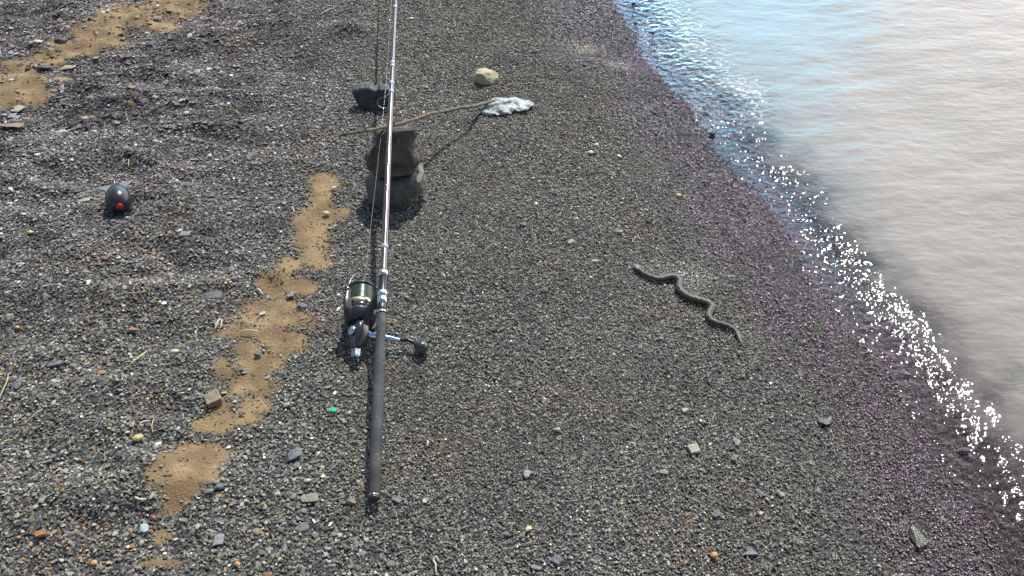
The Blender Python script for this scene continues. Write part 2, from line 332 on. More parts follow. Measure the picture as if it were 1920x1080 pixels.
# ---------------------------------------------------------------- gravel (stuff): templates + points in ONE mesh, instanced by geometry nodes
def make_gravel():
    # chip templates
    tco, tfa, tid = [], [], []
    NT = 12
    for k in range(NT):
        bm = bmesh.new(); rr = random.Random(100+k)
        npt = 11+k % 4
        for i in range(npt):
            a = rr.uniform(0, 2*math.pi); zz = rr.choice((-1, 1))*rr.uniform(0.5, 1)
            q_ = rr.uniform(0.75, 1.0) if abs(zz) < 0.8 else rr.uniform(0.5, 0.9)
            bm.verts.new((0.5*q_*math.cos(a), 0.5*q_*math.sin(a), 0.5*zz))
        if k % 3 == 0:
            for vv in bm.verts:
                L = vv.co.length; vv.co *= 0.5/max(L, 1e-3)*0.92+0.08
        bmesh.ops.convex_hull(bm, input=list(bm.verts))
        for vv in [q for q in bm.verts if not q.link_faces]: bm.verts.remove(vv)
        bmesh.ops.triangulate(bm, faces=bm.faces)
        bm.verts.index_update(); base = len(tco)
        for vv in bm.verts: tco.append(tuple(vv.co)); tid.append(k)
        for f in bm.faces: tfa.append([vv.index+base for vv in f.verts])
        bm.free()
    # points
    N = 2700000
    y = rng.uniform(0.72, 4.75, N); x = rng.uniform(-2.9, 2.6, N)
    zc = y*cp+H*sp; half = zc*960/F
    keep = (np.abs(x) < half+0.30)
    x, y = x[keep], y[keep]
    s = shore_dist(x, y)+shore_wobble(x, y)
    k2 = s > -0.42; x, y, s = x[k2], y[k2], s[k2]
    zc = y*cp+H*sp
    u, v = to_px(x, y)
    left = sstep(780, 420, u)
    med = 0.0042+0.0022*left + 0.0011*sstep(1.9, 3.6, zc) + 0.0012*sstep(100, -100, v) + 0.0007*sstep(850, 1080, v)
    med = med*(0.85+0.4*fbm(x*5, y*5, 21, 2))
    sand = sandf(x, y, 0.26, 0.72)
    sand = np.clip(sand*(0.30+0.85*fbm(x*45, y*45, 35, 2)+0.75*sstep(0.35, 0.6, fbm(x*14, y*14, 37, 3))), 0, 1)
    halo = sandf(x, y, 0.03, 0.40)
    dens = (0.0042/med)**2
    dens *= ((1-sand)**1.25+0.15)*(1-0.30*halo)
    dens *= 1-0.5*sstep(-0.15, -0.42, s)
    out_f = np.abs(x) > zc*960/F+0.08
    dens *= np.where(out_f | (v > 1130) | (v < -40), 0.55, 1.0)
    k3 = rng.random(len(x)) < dens*0.62
    x, y, s, u, v, med, sand, left, zc, halo = [q[k3] for q in (x, y, s, u, v, med, sand, left, zc, halo)]
    M = len(x)
    size = med*np.exp(rng.normal(0, 0.30, M))
    big = rng.random(M) < (0.012+0.022*left)*(1-0.6*sand); size = np.where(big, size*rng.uniform(1.5, 2.4, M), size)
    size = size*(1-0.25*sand*(rng.random(M) < 0.7))
    size = np.clip(size, 0.0026, 0.021)
    far_s = (u < 460) & (v < 270) & (rng.random(M) < 0.03+0.10*sand); size = np.where(far_s, rng.uniform(0.014, 0.034, M), size)
    size = np.where((u > 820) & (size > 0.012), 0.010, size)
    asp = rng.uniform(0.55, 0.95, M); th = rng.uniform(0.20, 0.56, M)*(1-0.30*left); th = np.where(size > 0.012, th*0.6, th); th = np.where(size > 0.0215, 0.16, th)
    scl = np.stack([size, size*asp, size*th], 1)
    tilt = np.where(rng.random(M) < 0.35, 0.75, 0.33)*np.where(size > 0.011, 0.45, 1)
    rot = np.stack([rng.normal(0, 1, M)*tilt, rng.normal(0, 1, M)*tilt, rng.uniform(0, 6.283, M)], 1)
    z = terrain(x, y)-0.003 + size*th*(0.25+rng.random(M)*0.75)*np.where(sand > 0.5, 0.6, 1)+rng.random(M)*0.0022*(1-sand)
    co = np.stack([x, y, z], 1)
    # colours
    lum = np.exp(rng.normal(math.log(0.134), 0.58, M))
    blotch = fbm(x*4.5, y*7, 41, 3); lum *= 0.72+0.62*blotch
    dk = sstep(0.54, 0.66, fbm(x*5.5+3, y*9, 47, 3))*sstep(760, 500, u)*sstep(800, 420, v); lum *= 1-0.62*dk
    cool = rng.normal(0, 1, M)
    col = np.stack([lum*(0.97+0.03*cool), lum*(1.0+0.0*cool), lum*(1.02-0.05*cool)], 1)
    pur = sstep(900, 300, u)*sstep(800, 200, v)
    col *= np.stack([1.08+0.05*pur, 1.02-0.045*pur, 0.82+0.14*pur], 1)*(1+0.10*pur)[:, None]
    warmz = fbm(x*6, y*6, 43, 3)
    pw = 0.04+0.22*sstep(0.50, 0.72, warmz)+0.10*sstep(500, 1000, v)*sstep(900, 100, u)
    r = rng.random(M)
    wcol = np.array([[0.34, 0.20, 0.085], [0.42, 0.30, 0.17], [0.26, 0.12, 0.055], [0.38, 0.33, 0.24], [0.20, 0.14, 0.09]])
    pick = rng.integers(0, 5, M); wv = rng.uniform(0.55, 1.05, M)[:, None]
    col = np.where((r < pw)[:, None], wcol[pick]*wv, col)
    du = halo*rng.random(M)*0.55; col = col*(1-du[:, None])+du[:, None]*np.array([0.24, 0.165, 0.085])
    pale = (r > 0.966); col = np.where(pale[:, None], np.array([0.34, 0.33, 0.30])*rng.uniform(0.6, 1.1, M)[:, None], col)
    dry = sstep(300, 1, s*0)  # unused
    wet = wetf(s, x, y)
    wet = np.clip(wet+rng.normal(0, 0.06, M)*(wet > 0.02), 0, 1)
    # dried pale crust patches by the snake and further up the shore
    for (a, c, ra, rb) in ((1278, 508, 66, 24), (1095, 75, 35, 14), (1160, 100, 30, 10)):
        f_ = np.exp(-(((u-a)/ra)**2+((v-c)/rb)**2)); wet *= 1-f_; col = col+(f_*0.26*rng.uniform(0.5, 1.4, M))[:, None]*np.array([1.0, 0.98, 0.95])
    col *= (1-0.68*wet)[:, None]*np.stack([1+0.18*wet, 1-0.02*wet, 1-0.12*wet], 1)
    nt = len(tco)
    allco = np.concatenate([np.array(tco), co])
    me = bpy.data.meshes.new('gravel')
    me.vertices.add(len(allco)); me.vertices.foreach_set('co', allco.astype(np.float32).ravel())
    tfa = np.array(tfa); me.loops.add(tfa.size); me.loops.foreach_set('vertex_index', tfa.astype(np.int32).ravel())
    me.polygons.add(len(tfa)); me.polygons.foreach_set('loop_start', np.arange(len(tfa), dtype=np.int32)*3)
    me.update(calc_edges=True)
    def att(nm, ty, key, tv, pv):
        a = me.attributes.new(nm, ty, 'POINT'); arr = np.concatenate([tv, pv]); a.data.foreach_set(key, np.ascontiguousarray(arr).ravel())
    att('chip', 'INT', 'value', np.array(tid, np.int32), np.full(M, -1, np.int32))
    att('pick', 'INT', 'value', np.zeros(nt, np.int32), rng.integers(0, NT, M).astype(np.int32))
    att('rot', 'FLOAT_VECTOR', 'vector', np.zeros((nt, 3), np.float32), rot.astype(np.float32))
    att('scl', 'FLOAT_VECTOR', 'vector', np.ones((nt, 3), np.float32), scl.astype(np.float32))
    att('tint', 'FLOAT_COLOR', 'color', np.ones((nt, 4), np.float32), np.concatenate([col, np.ones((M, 1))], 1).astype(np.float32))
    sz_ = 1-sstep(0.18, 0.62, s+0.30*(fbm(x*5, y*5, 87, 3)-0.5))
    wet = np.maximum(wet, 0.75*(rng.random(M) < 0.10*sz_))  # scattered pebbles above the damp band made glossy too, for sparkle
    sheen = np.clip(wet*1.3, 0, 1)*(rng.random(M) < (0.30+0.36*sstep(0.40, 0.65, fbm(x*13, y*13, 83, 3)))*sz_)  # pebbles that carry the painted magenta glint
    sheen = sheen*rng.uniform(0.15, 1.0, M)
    att('sheen', 'FLOAT', 'value', np.zeros(nt, np.float32), sheen.astype(np.float32))
    att('wet', 'FLOAT', 'value', np.zeros(nt, np.float32), wet.astype(np.float32))
    gmat, n, l, b = new_mat('slate_gravel')
    a1 = n.new('ShaderNodeAttribute'); a1.attribute_type = 'INSTANCER'; a1.attribute_name = 'tint'
    a2 = n.new('ShaderNodeAttribute'); a2.attribute_type = 'INSTANCER'; a2.attribute_name = 'wet'
    l.new(a1.outputs['Color'], b.inputs['Base Color'])
    r_ = n.new('ShaderNodeMapRange'); r_.inputs['To Min'].default_value = 0.72; r_.inputs['To Max'].default_value = 0.25; l.new(a2.outputs['Fac'], r_.inputs['Value']); l.new(r_.outputs[0], b.inputs['Roughness'])
    r2 = n.new('ShaderNodeMapRange'); r2.inputs['To Min'].default_value = 0.32; r2.inputs['To Max'].default_value = 0.66; l.new(a2.outputs['Fac'], r2.inputs['Value']); l.new(r2.outputs[0], b.inputs['Specular IOR Level'])
    gp = n.new('ShaderNodeNewGeometry'); gn = n.new('ShaderNodeTexNoise'); gn.inputs['Scale'].default_value = 330; gn.inputs['Detail'].default_value = 2; l.new(gp.outputs['Position'], gn.inputs['Vector'])
    gb = n.new('ShaderNodeBump'); gb.inputs['Distance'].default_value = 0.0022; l.new(a2.outputs['Fac'], gb.inputs['Strength']); l.new(gn.outputs[0], gb.inputs['Height']); l.new(gb.outputs[0], b.inputs['Normal'])
    rt = n.new('ShaderNodeMix'); rt.data_type = 'RGBA'; rt.inputs['A'].default_value = (1, 1, 1, 1); rt.inputs['B'].default_value = (1, 0.36, 0.92, 1)  # magenta put into the specular colour, imitating purple fringes on the glints
    a3 = n.new('ShaderNodeAttribute'); a3.attribute_type = 'INSTANCER'; a3.attribute_name = 'sheen'; l.new(a3.outputs['Fac'], rt.inputs['Factor'])
    io = n.new('ShaderNodeMapRange'); io.inputs['To Min'].default_value = 1.5; io.inputs['To Max'].default_value = 2.5; l.new(a3.outputs['Fac'], io.inputs['Value']); l.new(io.outputs[0], b.inputs['IOR']); l.new(rt.outputs['Result'], b.inputs['Specular Tint'])
    me.materials.append(gmat)
    o = link(bpy.data.objects.new('gravel', me))
    tag(o, 'dark slate gravel covering the beach between the sand patches and the water', 'gravel', kind='stuff')
    ng = bpy.data.node_groups.new('scatter_gravel', 'GeometryNodeTree')
    ng.interface.new_socket('Geometry', in_out='INPUT', socket_type='NodeSocketGeometry'); ng.interface.new_socket('Geometry', in_out='OUTPUT', socket_type='NodeSocketGeometry')
    N_, L_ = ng.nodes, ng.links
    gi, go = N_.new('NodeGroupInput'), N_.new('NodeGroupOutput')
    def named(nm, ty):
        q = N_.new('GeometryNodeInputNamedAttribute'); q.data_type = ty; q.inputs['Name'].default_value = nm; return q
    ch = named('chip', 'INT')
    cmpn = N_.new('FunctionNodeCompare'); cmpn.data_type = 'INT'; cmpn.operation = 'GREATER_EQUAL'
    L_.new(ch.outputs['Attribute'], cmpn.inputs[2]); cmpn.inputs[3].default_value = 0
    sep = N_.new('GeometryNodeSeparateGeometry'); sep.domain = 'POINT'
    L_.new(gi.outputs[0], sep.inputs['Geometry']); L_.new(cmpn.outputs[0], sep.inputs['Selection'])
    spl = N_.new('GeometryNodeSplitToInstances'); spl.domain = 'POINT'
    ch2 = named('chip', 'INT')
    L_.new(sep.outputs['Selection'], spl.inputs['Geometry']); L_.new(ch2.outputs['Attribute'], spl.inputs['Group ID'])
    iop = N_.new('GeometryNodeInstanceOnPoints'); iop.inputs['Pick Instance'].default_value = True
    L_.new(sep.outputs['Inverted'], iop.inputs['Points']); L_.new(spl.outputs['Instances'], iop.inputs['Instance'])
    L_.new(named('pick', 'INT').outputs['Attribute'], iop.inputs['Instance Index'])
    er = N_.new('FunctionNodeEulerToRotation'); L_.new(named('rot', 'FLOAT_VECTOR').outputs['Attribute'], er.inputs[0]); L_.new(er.outputs[0], iop.inputs['Rotation'])
    L_.new(named('scl', 'FLOAT_VECTOR').outputs['Attribute'], iop.inputs['Scale'])
    L_.new(iop.outputs[0], go.inputs[0])
    md = o.modifiers.new('scatter', 'NODES'); md.node_group = ng
    print('pebbles', M)
make_gravel()

# ---------------------------------------------------------------- rocks
def displace(bm, amp, freq, seed, facet=0.0):
    off = Vector((seed*3.7, seed*1.3, -seed*2.1))
    for v in bm.verts:
        nn = v.normal.copy() if v.normal.length > 0 else v.co.normalized()
        d = mnoise.fractal(v.co*freq+off, 1.0, 2.0, 4)*amp
        if facet: d += (mnoise.voronoi(v.co*freq*0.7+off)[0][0]-0.3)*facet
        v.co += nn*d
def rock_bm(dims, seed, angular=True, sub=2, amp=0.04, npt=14):
    bm = bmesh.new(); rr = random.Random(seed)
    if angular == 'box':
        for sx__ in (-.5, .5):
            for sy__ in (-.5, .5):
                for sz__ in (-.5, .5): bm.verts.new((sx__*rr.uniform(.8, 1), sy__*rr.uniform(.8, 1), sz__*rr.uniform(.8, 1)))
        npt = 0; angular = True
    for i in range(npt):
        v = Vector((rr.gauss(0, 1), rr.gauss(0, 1), rr.gauss(0, 1))).normalized()
        if angular: v = Vector([max(-0.72, min(0.72, c)) for c in v])/0.72*0.9
        bm.verts.new(v*rr.uniform(0.9, 1.0)*0.5)
    bmesh.ops.convex_hull(bm, input=list(bm.verts))
    for vv in [q for q in bm.verts if not q.link_faces]: bm.verts.remove(vv)
    if angular:
        bmesh.ops.dissolve_limit(bm, angle_limit=R(12), verts=bm.verts, edges=bm.edges)
        bmesh.ops.bevel(bm, geom=list(bm.edges), offset=0.035, segments=1, affect='EDGES', clamp_overlap=True)
    bmesh.ops.triangulate(bm, faces=bm.faces)
    bmesh.ops.subdivide_edges(bm, edges=bm.edges, cuts=sub, use_grid_fill=True, smooth=0.0 if angular else 0.6)
    bm.normal_update(); displace(bm, amp, 3.0, seed, amp*0.8)
    # normalise the extents so that dims are the real size
    for ax in range(3):
        lo = min(v.co[ax] for v in bm.verts); hi = max(v.co[ax] for v in bm.verts)
        for v in bm.verts: v.co[ax] = ((v.co[ax]-lo)/(hi-lo)-0.5)*dims[ax]
    return bm
def outline_rock(pts, depth, seed, lean=0.0, amp=0.004, shrink=0.72, wedge=0.0):
    """pts: (x, z) outline facing the camera; a real stone of the given depth"""
    bm = bmesh.new(); cx = sum(p[0] for p in pts)/len(pts); cz = sum(p[1] for p in pts)/len(pts); rings = []
    rr = random.Random(seed); zlo = min(p[1] for p in pts); zhi = max(p[1] for p in pts)
    for f, sc_ in ((-0.5, shrink), (-0.38, 0.92), (0.05, 1.0), (0.36, 0.9), (0.5, shrink-0.08)):
        rings.append([bm.verts.new((cx+(x-cx)*sc_*rr.uniform(0.96, 1.03), f*depth*rr.uniform(0.85, 1.1)*(1-wedge*(z-zlo)/(zhi-zlo))+lean*(z-cz), cz+(z-cz)*(0.5*sc_+0.5))) for x, z in pts])
    loft(bm, rings)
    bmesh.ops.triangulate(bm, faces=bm.faces, quad_method='BEAUTY', ngon_method='BEAUTY')
    bmesh.ops.subdivide_edges(bm, edges=bm.edges, cuts=4, use_grid_fill=True)
    bmesh.ops.recalc_face_normals(bm, faces=bm.faces); bm.normal_update()
    displace(bm, amp, 22, seed, amp*1.2)
    return bm
M_dark = mat('dark_brown_stone', (0.042, 0.036, 0.029), (0.115, 0.092, 0.066), 0.8, scale=26, bump=1.0, bscale=75, spots=((0.17, 0.13, 0.085), 110, 0.60))
M_slateb = mat('black_slate', (0.022, 0.025, 0.025), (0.050, 0.052, 0.050), 0.6, scale=30, bump=0.8, bscale=70, spots=((0.13, 0.12, 0.11), 60, 0.66))
M_greyst = mat('grey_green_stone', (0.055, 0.055, 0.046), (0.14, 0.13, 0.10), 0.7, scale=22, bump=1.0, bscale=70, spots=((0.30, 0.27, 0.18), 30, 0.64))
M_yel = mat('yellow_sandstone', (0.32, 0.26, 0.14), (0.52, 0.46, 0.31), 0.85, scale=30, bump=0.9, bscale=90, spots=((0.16, 0.12, 0.07), 40, 0.60))
M_clay = mat('pale_clay', (0.17, 0.18, 0.17), (0.31, 0.325, 0.305), 0.45, scale=26, bump=1.0, bscale=55, spec=0.6, spots=((0.27, 0.29, 0.29), 34, 0.62))
def at_y(u, v, y):
    X_, Y_, Z_ = ray(u, v); t = y/Y_; return Vector((X_*t, y, H+Z_*t))
# stack: base stone
def px_outline(pts, v_base, y):
    """photo outline -> x,z outline on the vertical plane at depth y"""
    o = []
    for u, v in pts:
        X_, Y_, Z_ = ray(u, v); t = y/Y_; o.append((X_*t, H+Z_*t))
    return o
yB = G(740, 388).y+0.055
zB = float(terrain(P(740, 388).x, yB))
ol = px_outline([(684, 352), (690, 342), (712, 336), (745, 338), (775, 330), (793, 334), (797, 352), (792, 366), (776, 378), (745, 388), (705, 385), (688, 372)], 385, yB-0.03)
cx = sum(p[0] for p in ol)/len(ol)
bm = outline_rock([(x, z) for x, z in ol], 0.12, 3, amp=0.0065)
o = build('stone', bm, M_greyst, smooth=False); o.location = (0, yB, 0)
tag(o, 'rounded grey boulder at the bottom of the two stone stack', 'stone')
zmin = min(v.co.z for v in o.data.vertices); o.location.z = min(0, zB-0.006-zmin)
ztop_base = max(v.co.z for v in o.data.vertices)+o.location.z
yT = yB+0.01
ol = px_outline([(684, 322), (680, 308), (690, 288), (700, 262), (704, 243), (722, 237), (750, 234), (776, 231), (779, 246), (776, 268), (784, 290), (790, 304), (789, 320), (776, 332), (745, 340), (712, 338)], 338, yT-0.03)
bm = outline_rock(ol, 0.095, 9, amp=0.0065, lean=0.0, wedge=0.72)
o = build('stone', bm, M_dark, smooth=False); o.location = (0, yT, 0)
tag(o, 'tall dark brown wedge of rock standing on top of the boulder', 'stone')
zmin = min(v.co.z for v in o.data.vertices); o.location.z = (ztop_base-0.014)-zmin
zt_want = at_y(735, 237, yT-0.005).z-0.005; zmx = max(v.co.z for v in o.data.vertices)
kz = (zt_want-o.location.z-zmin)/(zmx-zmin)
for v in o.data.vertices: v.co.z = zmin+(v.co.z-zmin)*kz
ZTOP = max(v.co.z for v in o.data.vertices)+o.location.z
print('stack', zB, ztop_base, ZTOP, yT)
# dark slab behind
yS = G(695, 205).y+0.03
ol = px_outline([(658, 172), (672, 167), (692, 165), (700, 170), (728, 168), (740, 172), (738, 190), (722, 205), (700, 203), (672, 197), (664, 184)], 204, yS-0.01)
o = build('stone', outline_rock(ol, 0.045, 17, amp=0.003, lean=0.25), M_slateb, smooth=False); o.location = (0, yS, 0)
zmin = min(v.co.z for v in o.data.vertices); o.location.z = float(terrain(P(695, 205).x, yS))-0.008-zmin
tag(o, 'black slate slab leaning behind the rod at its big ring', 'stone')
# yellow stone
p = G(912, 154); s_ = pxscale(912, 154)
bm = bmesh.new()
for q in ((-.034, -.010, 0), (-.012, -.034, 0), (.030, -.028, 0), (.038, .012, 0), (.0, .034, 0), (-.030, .022, 0), (-.034, -.006, .040), (-.014, -.024, .047), (.012, -.008, .044), (.024, .010, .040), (.0, .028, .044), (-.028, .020, .046), (.034, -.014, .022), (.036, .012, .026), (.010, -.034, .020)):
    bm.verts.new(Vector((q[0]*1.12, q[1]*1.0, q[2]*0.86)))
bmesh.ops.convex_hull(bm, input=list(bm.verts))
bmesh.ops.triangulate(bm, faces=bm.faces); bmesh.ops.subdivide_edges(bm, edges=bm.edges, cuts=4, use_grid_fill=True); bm.normal_update(); displace(bm, 0.0028, 40, 23, 0.003)
o = build('stone', bm, M_yel, smooth=False); o.location = (p.x, p.y+0.012, p.z-0.003)
tag(o, 'pale yellow angular stone lying beyond the grey clay lump', 'stone')
# clay lump
p = G(948, 203)
bm = bmesh.new(); bmesh.ops.create_icosphere(bm, subdivisions=5, radius=1)
for v in bm.verts:
    a = math.atan2(v.co.y, v.co.x)
    rr_ = 1+0.13*math.sin(2*a+0.7)+0.10*math.sin(3*a+2)+0.06*math.sin(7*a)
    q = Vector((v.co.x*0.082*rr_, v.co.y*0.056*rr_, max(v.co.z, -0.4)*0.0120))
    q.z *= 1.0-0.3*v.co.x
    q += Vector((0, 0, 1))*0.006*mnoise.fractal(q*45, 1, 2, 4)+v.co*0.005*mnoise.fractal(q*50+Vector((5, 0, 0)), 1, 2, 3)
    gdist = abs(q.y-0.25*q.x)      # groove pressed by the stick
    if q.x < 0.015 and gdist < 0.010 and v.co.z > 0: q.z -= 0.007*(1-gdist/0.010)
    v.co = q
o = build('clay_lump', bm, M_clay); o.location = p+Vector((0, 0, 0.008)); o.rotation_euler = (0, 0, 0.12)
tag(o, 'flattened pale grey lump of clay under the right end of the stick', 'clay')

# ---------------------------------------------------------------- stick
M_bark = mat('dry_bark', (0.085, 0.062, 0.04), (0.21, 0.16, 0.105), 0.85, scale=60, bump=0.9, bscale=160)
clay = G(930, 195)
ys_top = yT-0.005
sp_pts = []
for (u, v, f) in ((636, 255, -0.30), (662, 249, -0.18), (692, 244, -0.06), (722, 238, 0.03), (745, 233, 0.10), (776, 224, 0.25), (805, 214, 0.42), (840, 207, 0.60), (880, 200, 0.8), (905, 195, 0.92), (926, 190, 1.0)):
    q = at_y(u, v, ys_top+(clay.y-0.01-ys_top)*max(f, -0.1)); sp_pts.append(q)
for k_ in (9, 10): sp_pts[k_] = P(*((905, 195), (927, 190))[k_-9], clay.z+(0.029, 0.020)[k_-9])
sp_pts[8] = P(880, 200, sp_pts[7].z*0.6+(clay.z+0.032)*0.4)
k = sp_pts[3].z; print('stick z over stack', k, ZTOP)
pts = spline(sp_pts, 8)
bm = bmesh.new(); nP = len(pts)
tube(bm, [q+Vector((0, 0, 0.0006*math.sin(i*0.55))) for i, q in enumerate(pts)], [0.0034+0.0022*min(1, i/nP*1.6)+0.0005*math.sin(i*1.7)*(i % 5 == 0) for i in range(nP)], 10)
for i in (14, 30, 52):      # side stubs
    tube(bm, [pts[i], pts[i]+Vector((0.004, -0.004, 0.012))], [0.003, 0.0012], 6)
o = build('stick', bm, M_bark)
tag(o, 'thin brown stick laid across the stone stack under the rod', 'stick')

# ---------------------------------------------------------------- fishing rod
M_foam = mat('grip_foam', (0.030, 0.030, 0.031), (0.070, 0.068, 0.065), 0.75, scale=22, bump=0.5, bscale=400, spots=((0.17, 0.155, 0.13), 130, 0.64))
M_blank = mat('rod_varnish', (0.040, 0.022, 0.028), (0.055, 0.030, 0.036), 0.22, scale=20, coat=0.8, spec=0.7)
M_black = mat('black_plastic', (0.018, 0.018, 0.019), (0.026, 0.026, 0.027), 0.32, scale=40, spec=0.5)
M_blackg = mat('graphite_paint', (0.022, 0.022, 0.024), (0.03, 0.03, 0.033), 0.18, scale=40, coat=0.7)
M_silver = mat('silver_metal', (0.62, 0.62, 0.62), (0.72, 0.72, 0.72), 0.25, metal=1, scale=50)
M_steel = mat('blue_steel', (0.42, 0.55, 0.72), (0.55, 0.66, 0.80), 0.26, metal=1, scale=30)
M_copper = mat('copper_lip', (0.75, 0.48, 0.26), (0.80, 0.55, 0.33), 0.2, metal=1, scale=30)
A = P(701, 936, 0.028)
STK = sp_pts[3]
B = at_y(731.5, 226, STK.y); B.z = max(B.z, STK.z+0.012)
a = (B-A).normalized()
def rodp(d, r=0):       # point at distance d from the butt, a slight droop past the rest
    q = A+a*d; L = (B-A).length
    if d > L: q.z -= 0.016*(d-L)**2
    return q
def rod_d(v):           # distance along the rod whose picture row is v
    lo, hi = 0, 3.0
    for _ in range(40):
        m_ = (lo+hi)/2; q = rodp(m_)
        if to_px(q.x, q.y, q.z)[1] > v: lo = m_
        else: hi = m_
    return lo
rod = bpy.data.objects.new('fishing_rod', None); link(rod); rod.location = (0, 0, 0)
tag(rod, 'long dark fishing rod with reel resting on the stick and stack', 'fishing rod')
print('rod A', A[:], 'B', B[:], [to_px(*rodp(d)) for d in (0, 0.5, 1.0, 1.5, 1.8, 2.4)])
dS0, dS1 = rod_d(588), rod_d(512)
def along(name, prof, m, n=24, parent=rod):
    bm = bmesh.new(); rs = []
    pr = [(d, r) for d, r in prof]
    t0 = None
    for d, r in pr:
        ax, s1, u1 = frame_of((rodp(d+0.01)-rodp(d)).normalized()); rs.append(ring(bm, rodp(d), s1, u1, r, r, n))
    loft(bm, rs); return build(name, bm, m, parent)
dm = rod_d(655)
along('butt_cap', [(-0.004, 0.0075), (-0.002, 0.0108), (0.001, 0.0124), (0.006, 0.0124), (0.0062, 0.011)], M_black)
along('cap_ring', [(0.0063, 0.0118), (0.0063, 0.0128), (0.0085, 0.0128), (0.0085, 0.0118)], M_silver)
along('grip', [(0.0088, 0.0120), (0.011, 0.0135), (0.12, 0.0130), (dm-0.01, 0.0122), (dm, 0.0112), (dS0-0.05, 0.0108), (dS0-0.005, 0.0112), (dS0-0.002, 0.0100)], M_foam)
sl = dS1-dS0
seat = along('reel_seat', [(dS0-0.001, 0.0105), (dS0, 0.0115), (dS0+sl*0.20, 0.0115), (dS0+sl*0.22, 0.0105), (dS0+sl*0.9, 0.0110), (dS0+sl*0.92, 0.0118), (dS1, 0.0105)], M_black)
for f0, f1, r in ((0.0, 0.045, 0.0122), (0.22, 0.40, 0.0124), (0.40, 0.52, 0.0130), (0.90, 1.03, 0.0128)):
    along('seat_ring', [(dS0+sl*f0, 0.0108), (dS0+sl*f0+0.0005, r), (dS0+sl*f1-0.0005, r), (dS0+sl*f1, 0.0108)], M_silver, parent=seat)
dj = [rod_d(178), rod_d(128)]
prof = [(dS1-0.002, 0.0092), (dS1+0.01, 0.0088)]
for d in np.arange(dS1+0.1, 3.6, 0.1): prof.append((float(d), max(0.0016, 0.0088-0.0030*(d-dS1))))
along('blank', prof, M_blank, 20)
rb = lambda d: max(0.0016, 0.0088-0.0030*(d-dS1))
M_whip = mat('whipping_thread', (0.20, 0.20, 0.26), (0.36, 0.36, 0.44), 0.2, scale=300, coat=0.8)
for v_ in (468, 176, 160, 128, 122, 17):
    d = rod_d(v_); along('thread_wrap', [(d, rb(d)), (d+0.001, rb(d)+0.0012), (d+0.013, rb(d)+0.0012), (d+0.014, rb(d))], M_whip)
ax, s1, u1 = frame_of(a)
ldir = Vector((-0.66, 0, -0.75)); ldir = (ldir-a*ldir.dot(a)).normalized()
# line guides
def guide(v_ring, rad, drop, v_foot):
    gd = rod_d(v_foot); d0 = gd
    c = rodp(d0)+ldir*drop
    bm = bmesh.new(); torus(bm, c, a, rad, 0.0011*1.2)
    og = build('line_guide', bm, M_blackg, rod)
    bm = bmesh.new()
    nrm = ldir.cross(a).normalized()
    for sgn in (-1, 1):
        pts = spline([rodp(d0+0.045)+ldir*rb(d0), rodp(d0+0.022)+ldir*(rb(d0)+0.006), c-ldir*rad*0.75+nrm*sgn*rad*0.65], 5)
        tube(bm, pts, 0.0011, 6)
    tube(bm, [rodp(d0-0.03)+ldir*rb(d0), c-ldir*rad], 0.0012, 6)
    build('guide_frame', bm, M_blackg, og)
    bm = bmesh.new(); torus(bm, c, a, rad-0.0012, 0.0010); build('guide_insert', bm, M_silver, og)
    return c
c1 = guide(195, 0.0205, 0.034, 180)
c2 = guide(33, 0.0150, 0.024, 22)
d3 = rod_d(22)+0.75
bm = bmesh.new(); torus(bm, rodp(d3)+ldir*0.016, a, 0.010, 0.001); build('line_guide', bm, M_blackg, rod)
# ---- reel
S = rodp((dS0+dS1)/2-0.005)
C0 = S+ldir*0.092+a*0.036
RS = 1.17
def mk(name, parent, m, fn, smooth=True):
    bm = bmesh.new(); fn(bm); return build(name, bm, m, parent, smooth)
def lathe_s(bm, c, ax_, prof_, n_=32): lathe(bm, c, ax_, [(d*RS, r*RS) for d, r in prof_], n_)
def body(bm):
    # gear housing: a bevelled, tapered block under the stem
    c = C0-a*0.100
    sd_ = ldir.cross(a).normalized()
    rs = []
    for f, wl_, ws, off in ((0.034, 0.018, 0.016, 0), (0.028, 0.024, 0.019, 0), (0.0, 0.025, 0.019, 0), (-0.022, 0.017, 0.014, 0.004), (-0.034, 0.012, 0.010, 0.008), (-0.038, 0.007, 0.007, 0.010)):
        cc = c+a*f+ldir*off; r_ = []
        for k in range(20):
            t = 2*math.pi*k/20; ct, st = math.cos(t), math.sin(t)
            r_.append(bm.verts.new(cc+ldir*(wl_*math.copysign(abs(ct)**0.6, ct))+sd_*(ws*math.copysign(abs(st)**0.6, st))))
        rs.append(r_)
    loft(bm, rs)
reel = mk('reel', rod, M_blackg, body)
sdv = ldir.cross(a).normalized()
def stem(bm):
    pts = spline([S+ldir*0.010+a*0.012, S+ldir*0.022+a*0.004, S+ldir*0.050-a*0.018, C0-a*0.080-ldir*0.012], 6)
    tube(bm, pts, [0.011, 0.0125]+[0.0125]*(len(pts)-4)+[0.014, 0.015], 14, flat=0.7)
    tube(bm, [S+ldir*0.0125-a*0.035, S+ldir*0.0128-a*0.005, S+ldir*0.0128+a*0.012, S+ldir*0.0122+a*0.038], [0.004, 0.007, 0.007, 0.004], 10, flat=0.4)
mk('reel_stem', reel, M_black, stem)
spool = mk('spool', reel, M_blackg, lambda bm: lathe_s(bm, C0, a, [(-0.034, 0.020), (-0.034, 0.0305), (-0.030, 0.0315), (-0.014, 0.0310), (-0.014, 0.022), (0.026, 0.021), (0.026, 0.0300), (0.028, 0.0312), (0.0305, 0.0302), (0.032, 0.024), (0.031, 0.012), (0.036, 0.011), (0.038, 0.004)], 40))
mk('spool_lip', reel, M_copper, lambda bm: lathe_s(bm, C0, a, [(-0.0245, 0.0305), (-0.024, 0.0325), (-0.0125, 0.0322), (-0.012, 0.027)], 40))
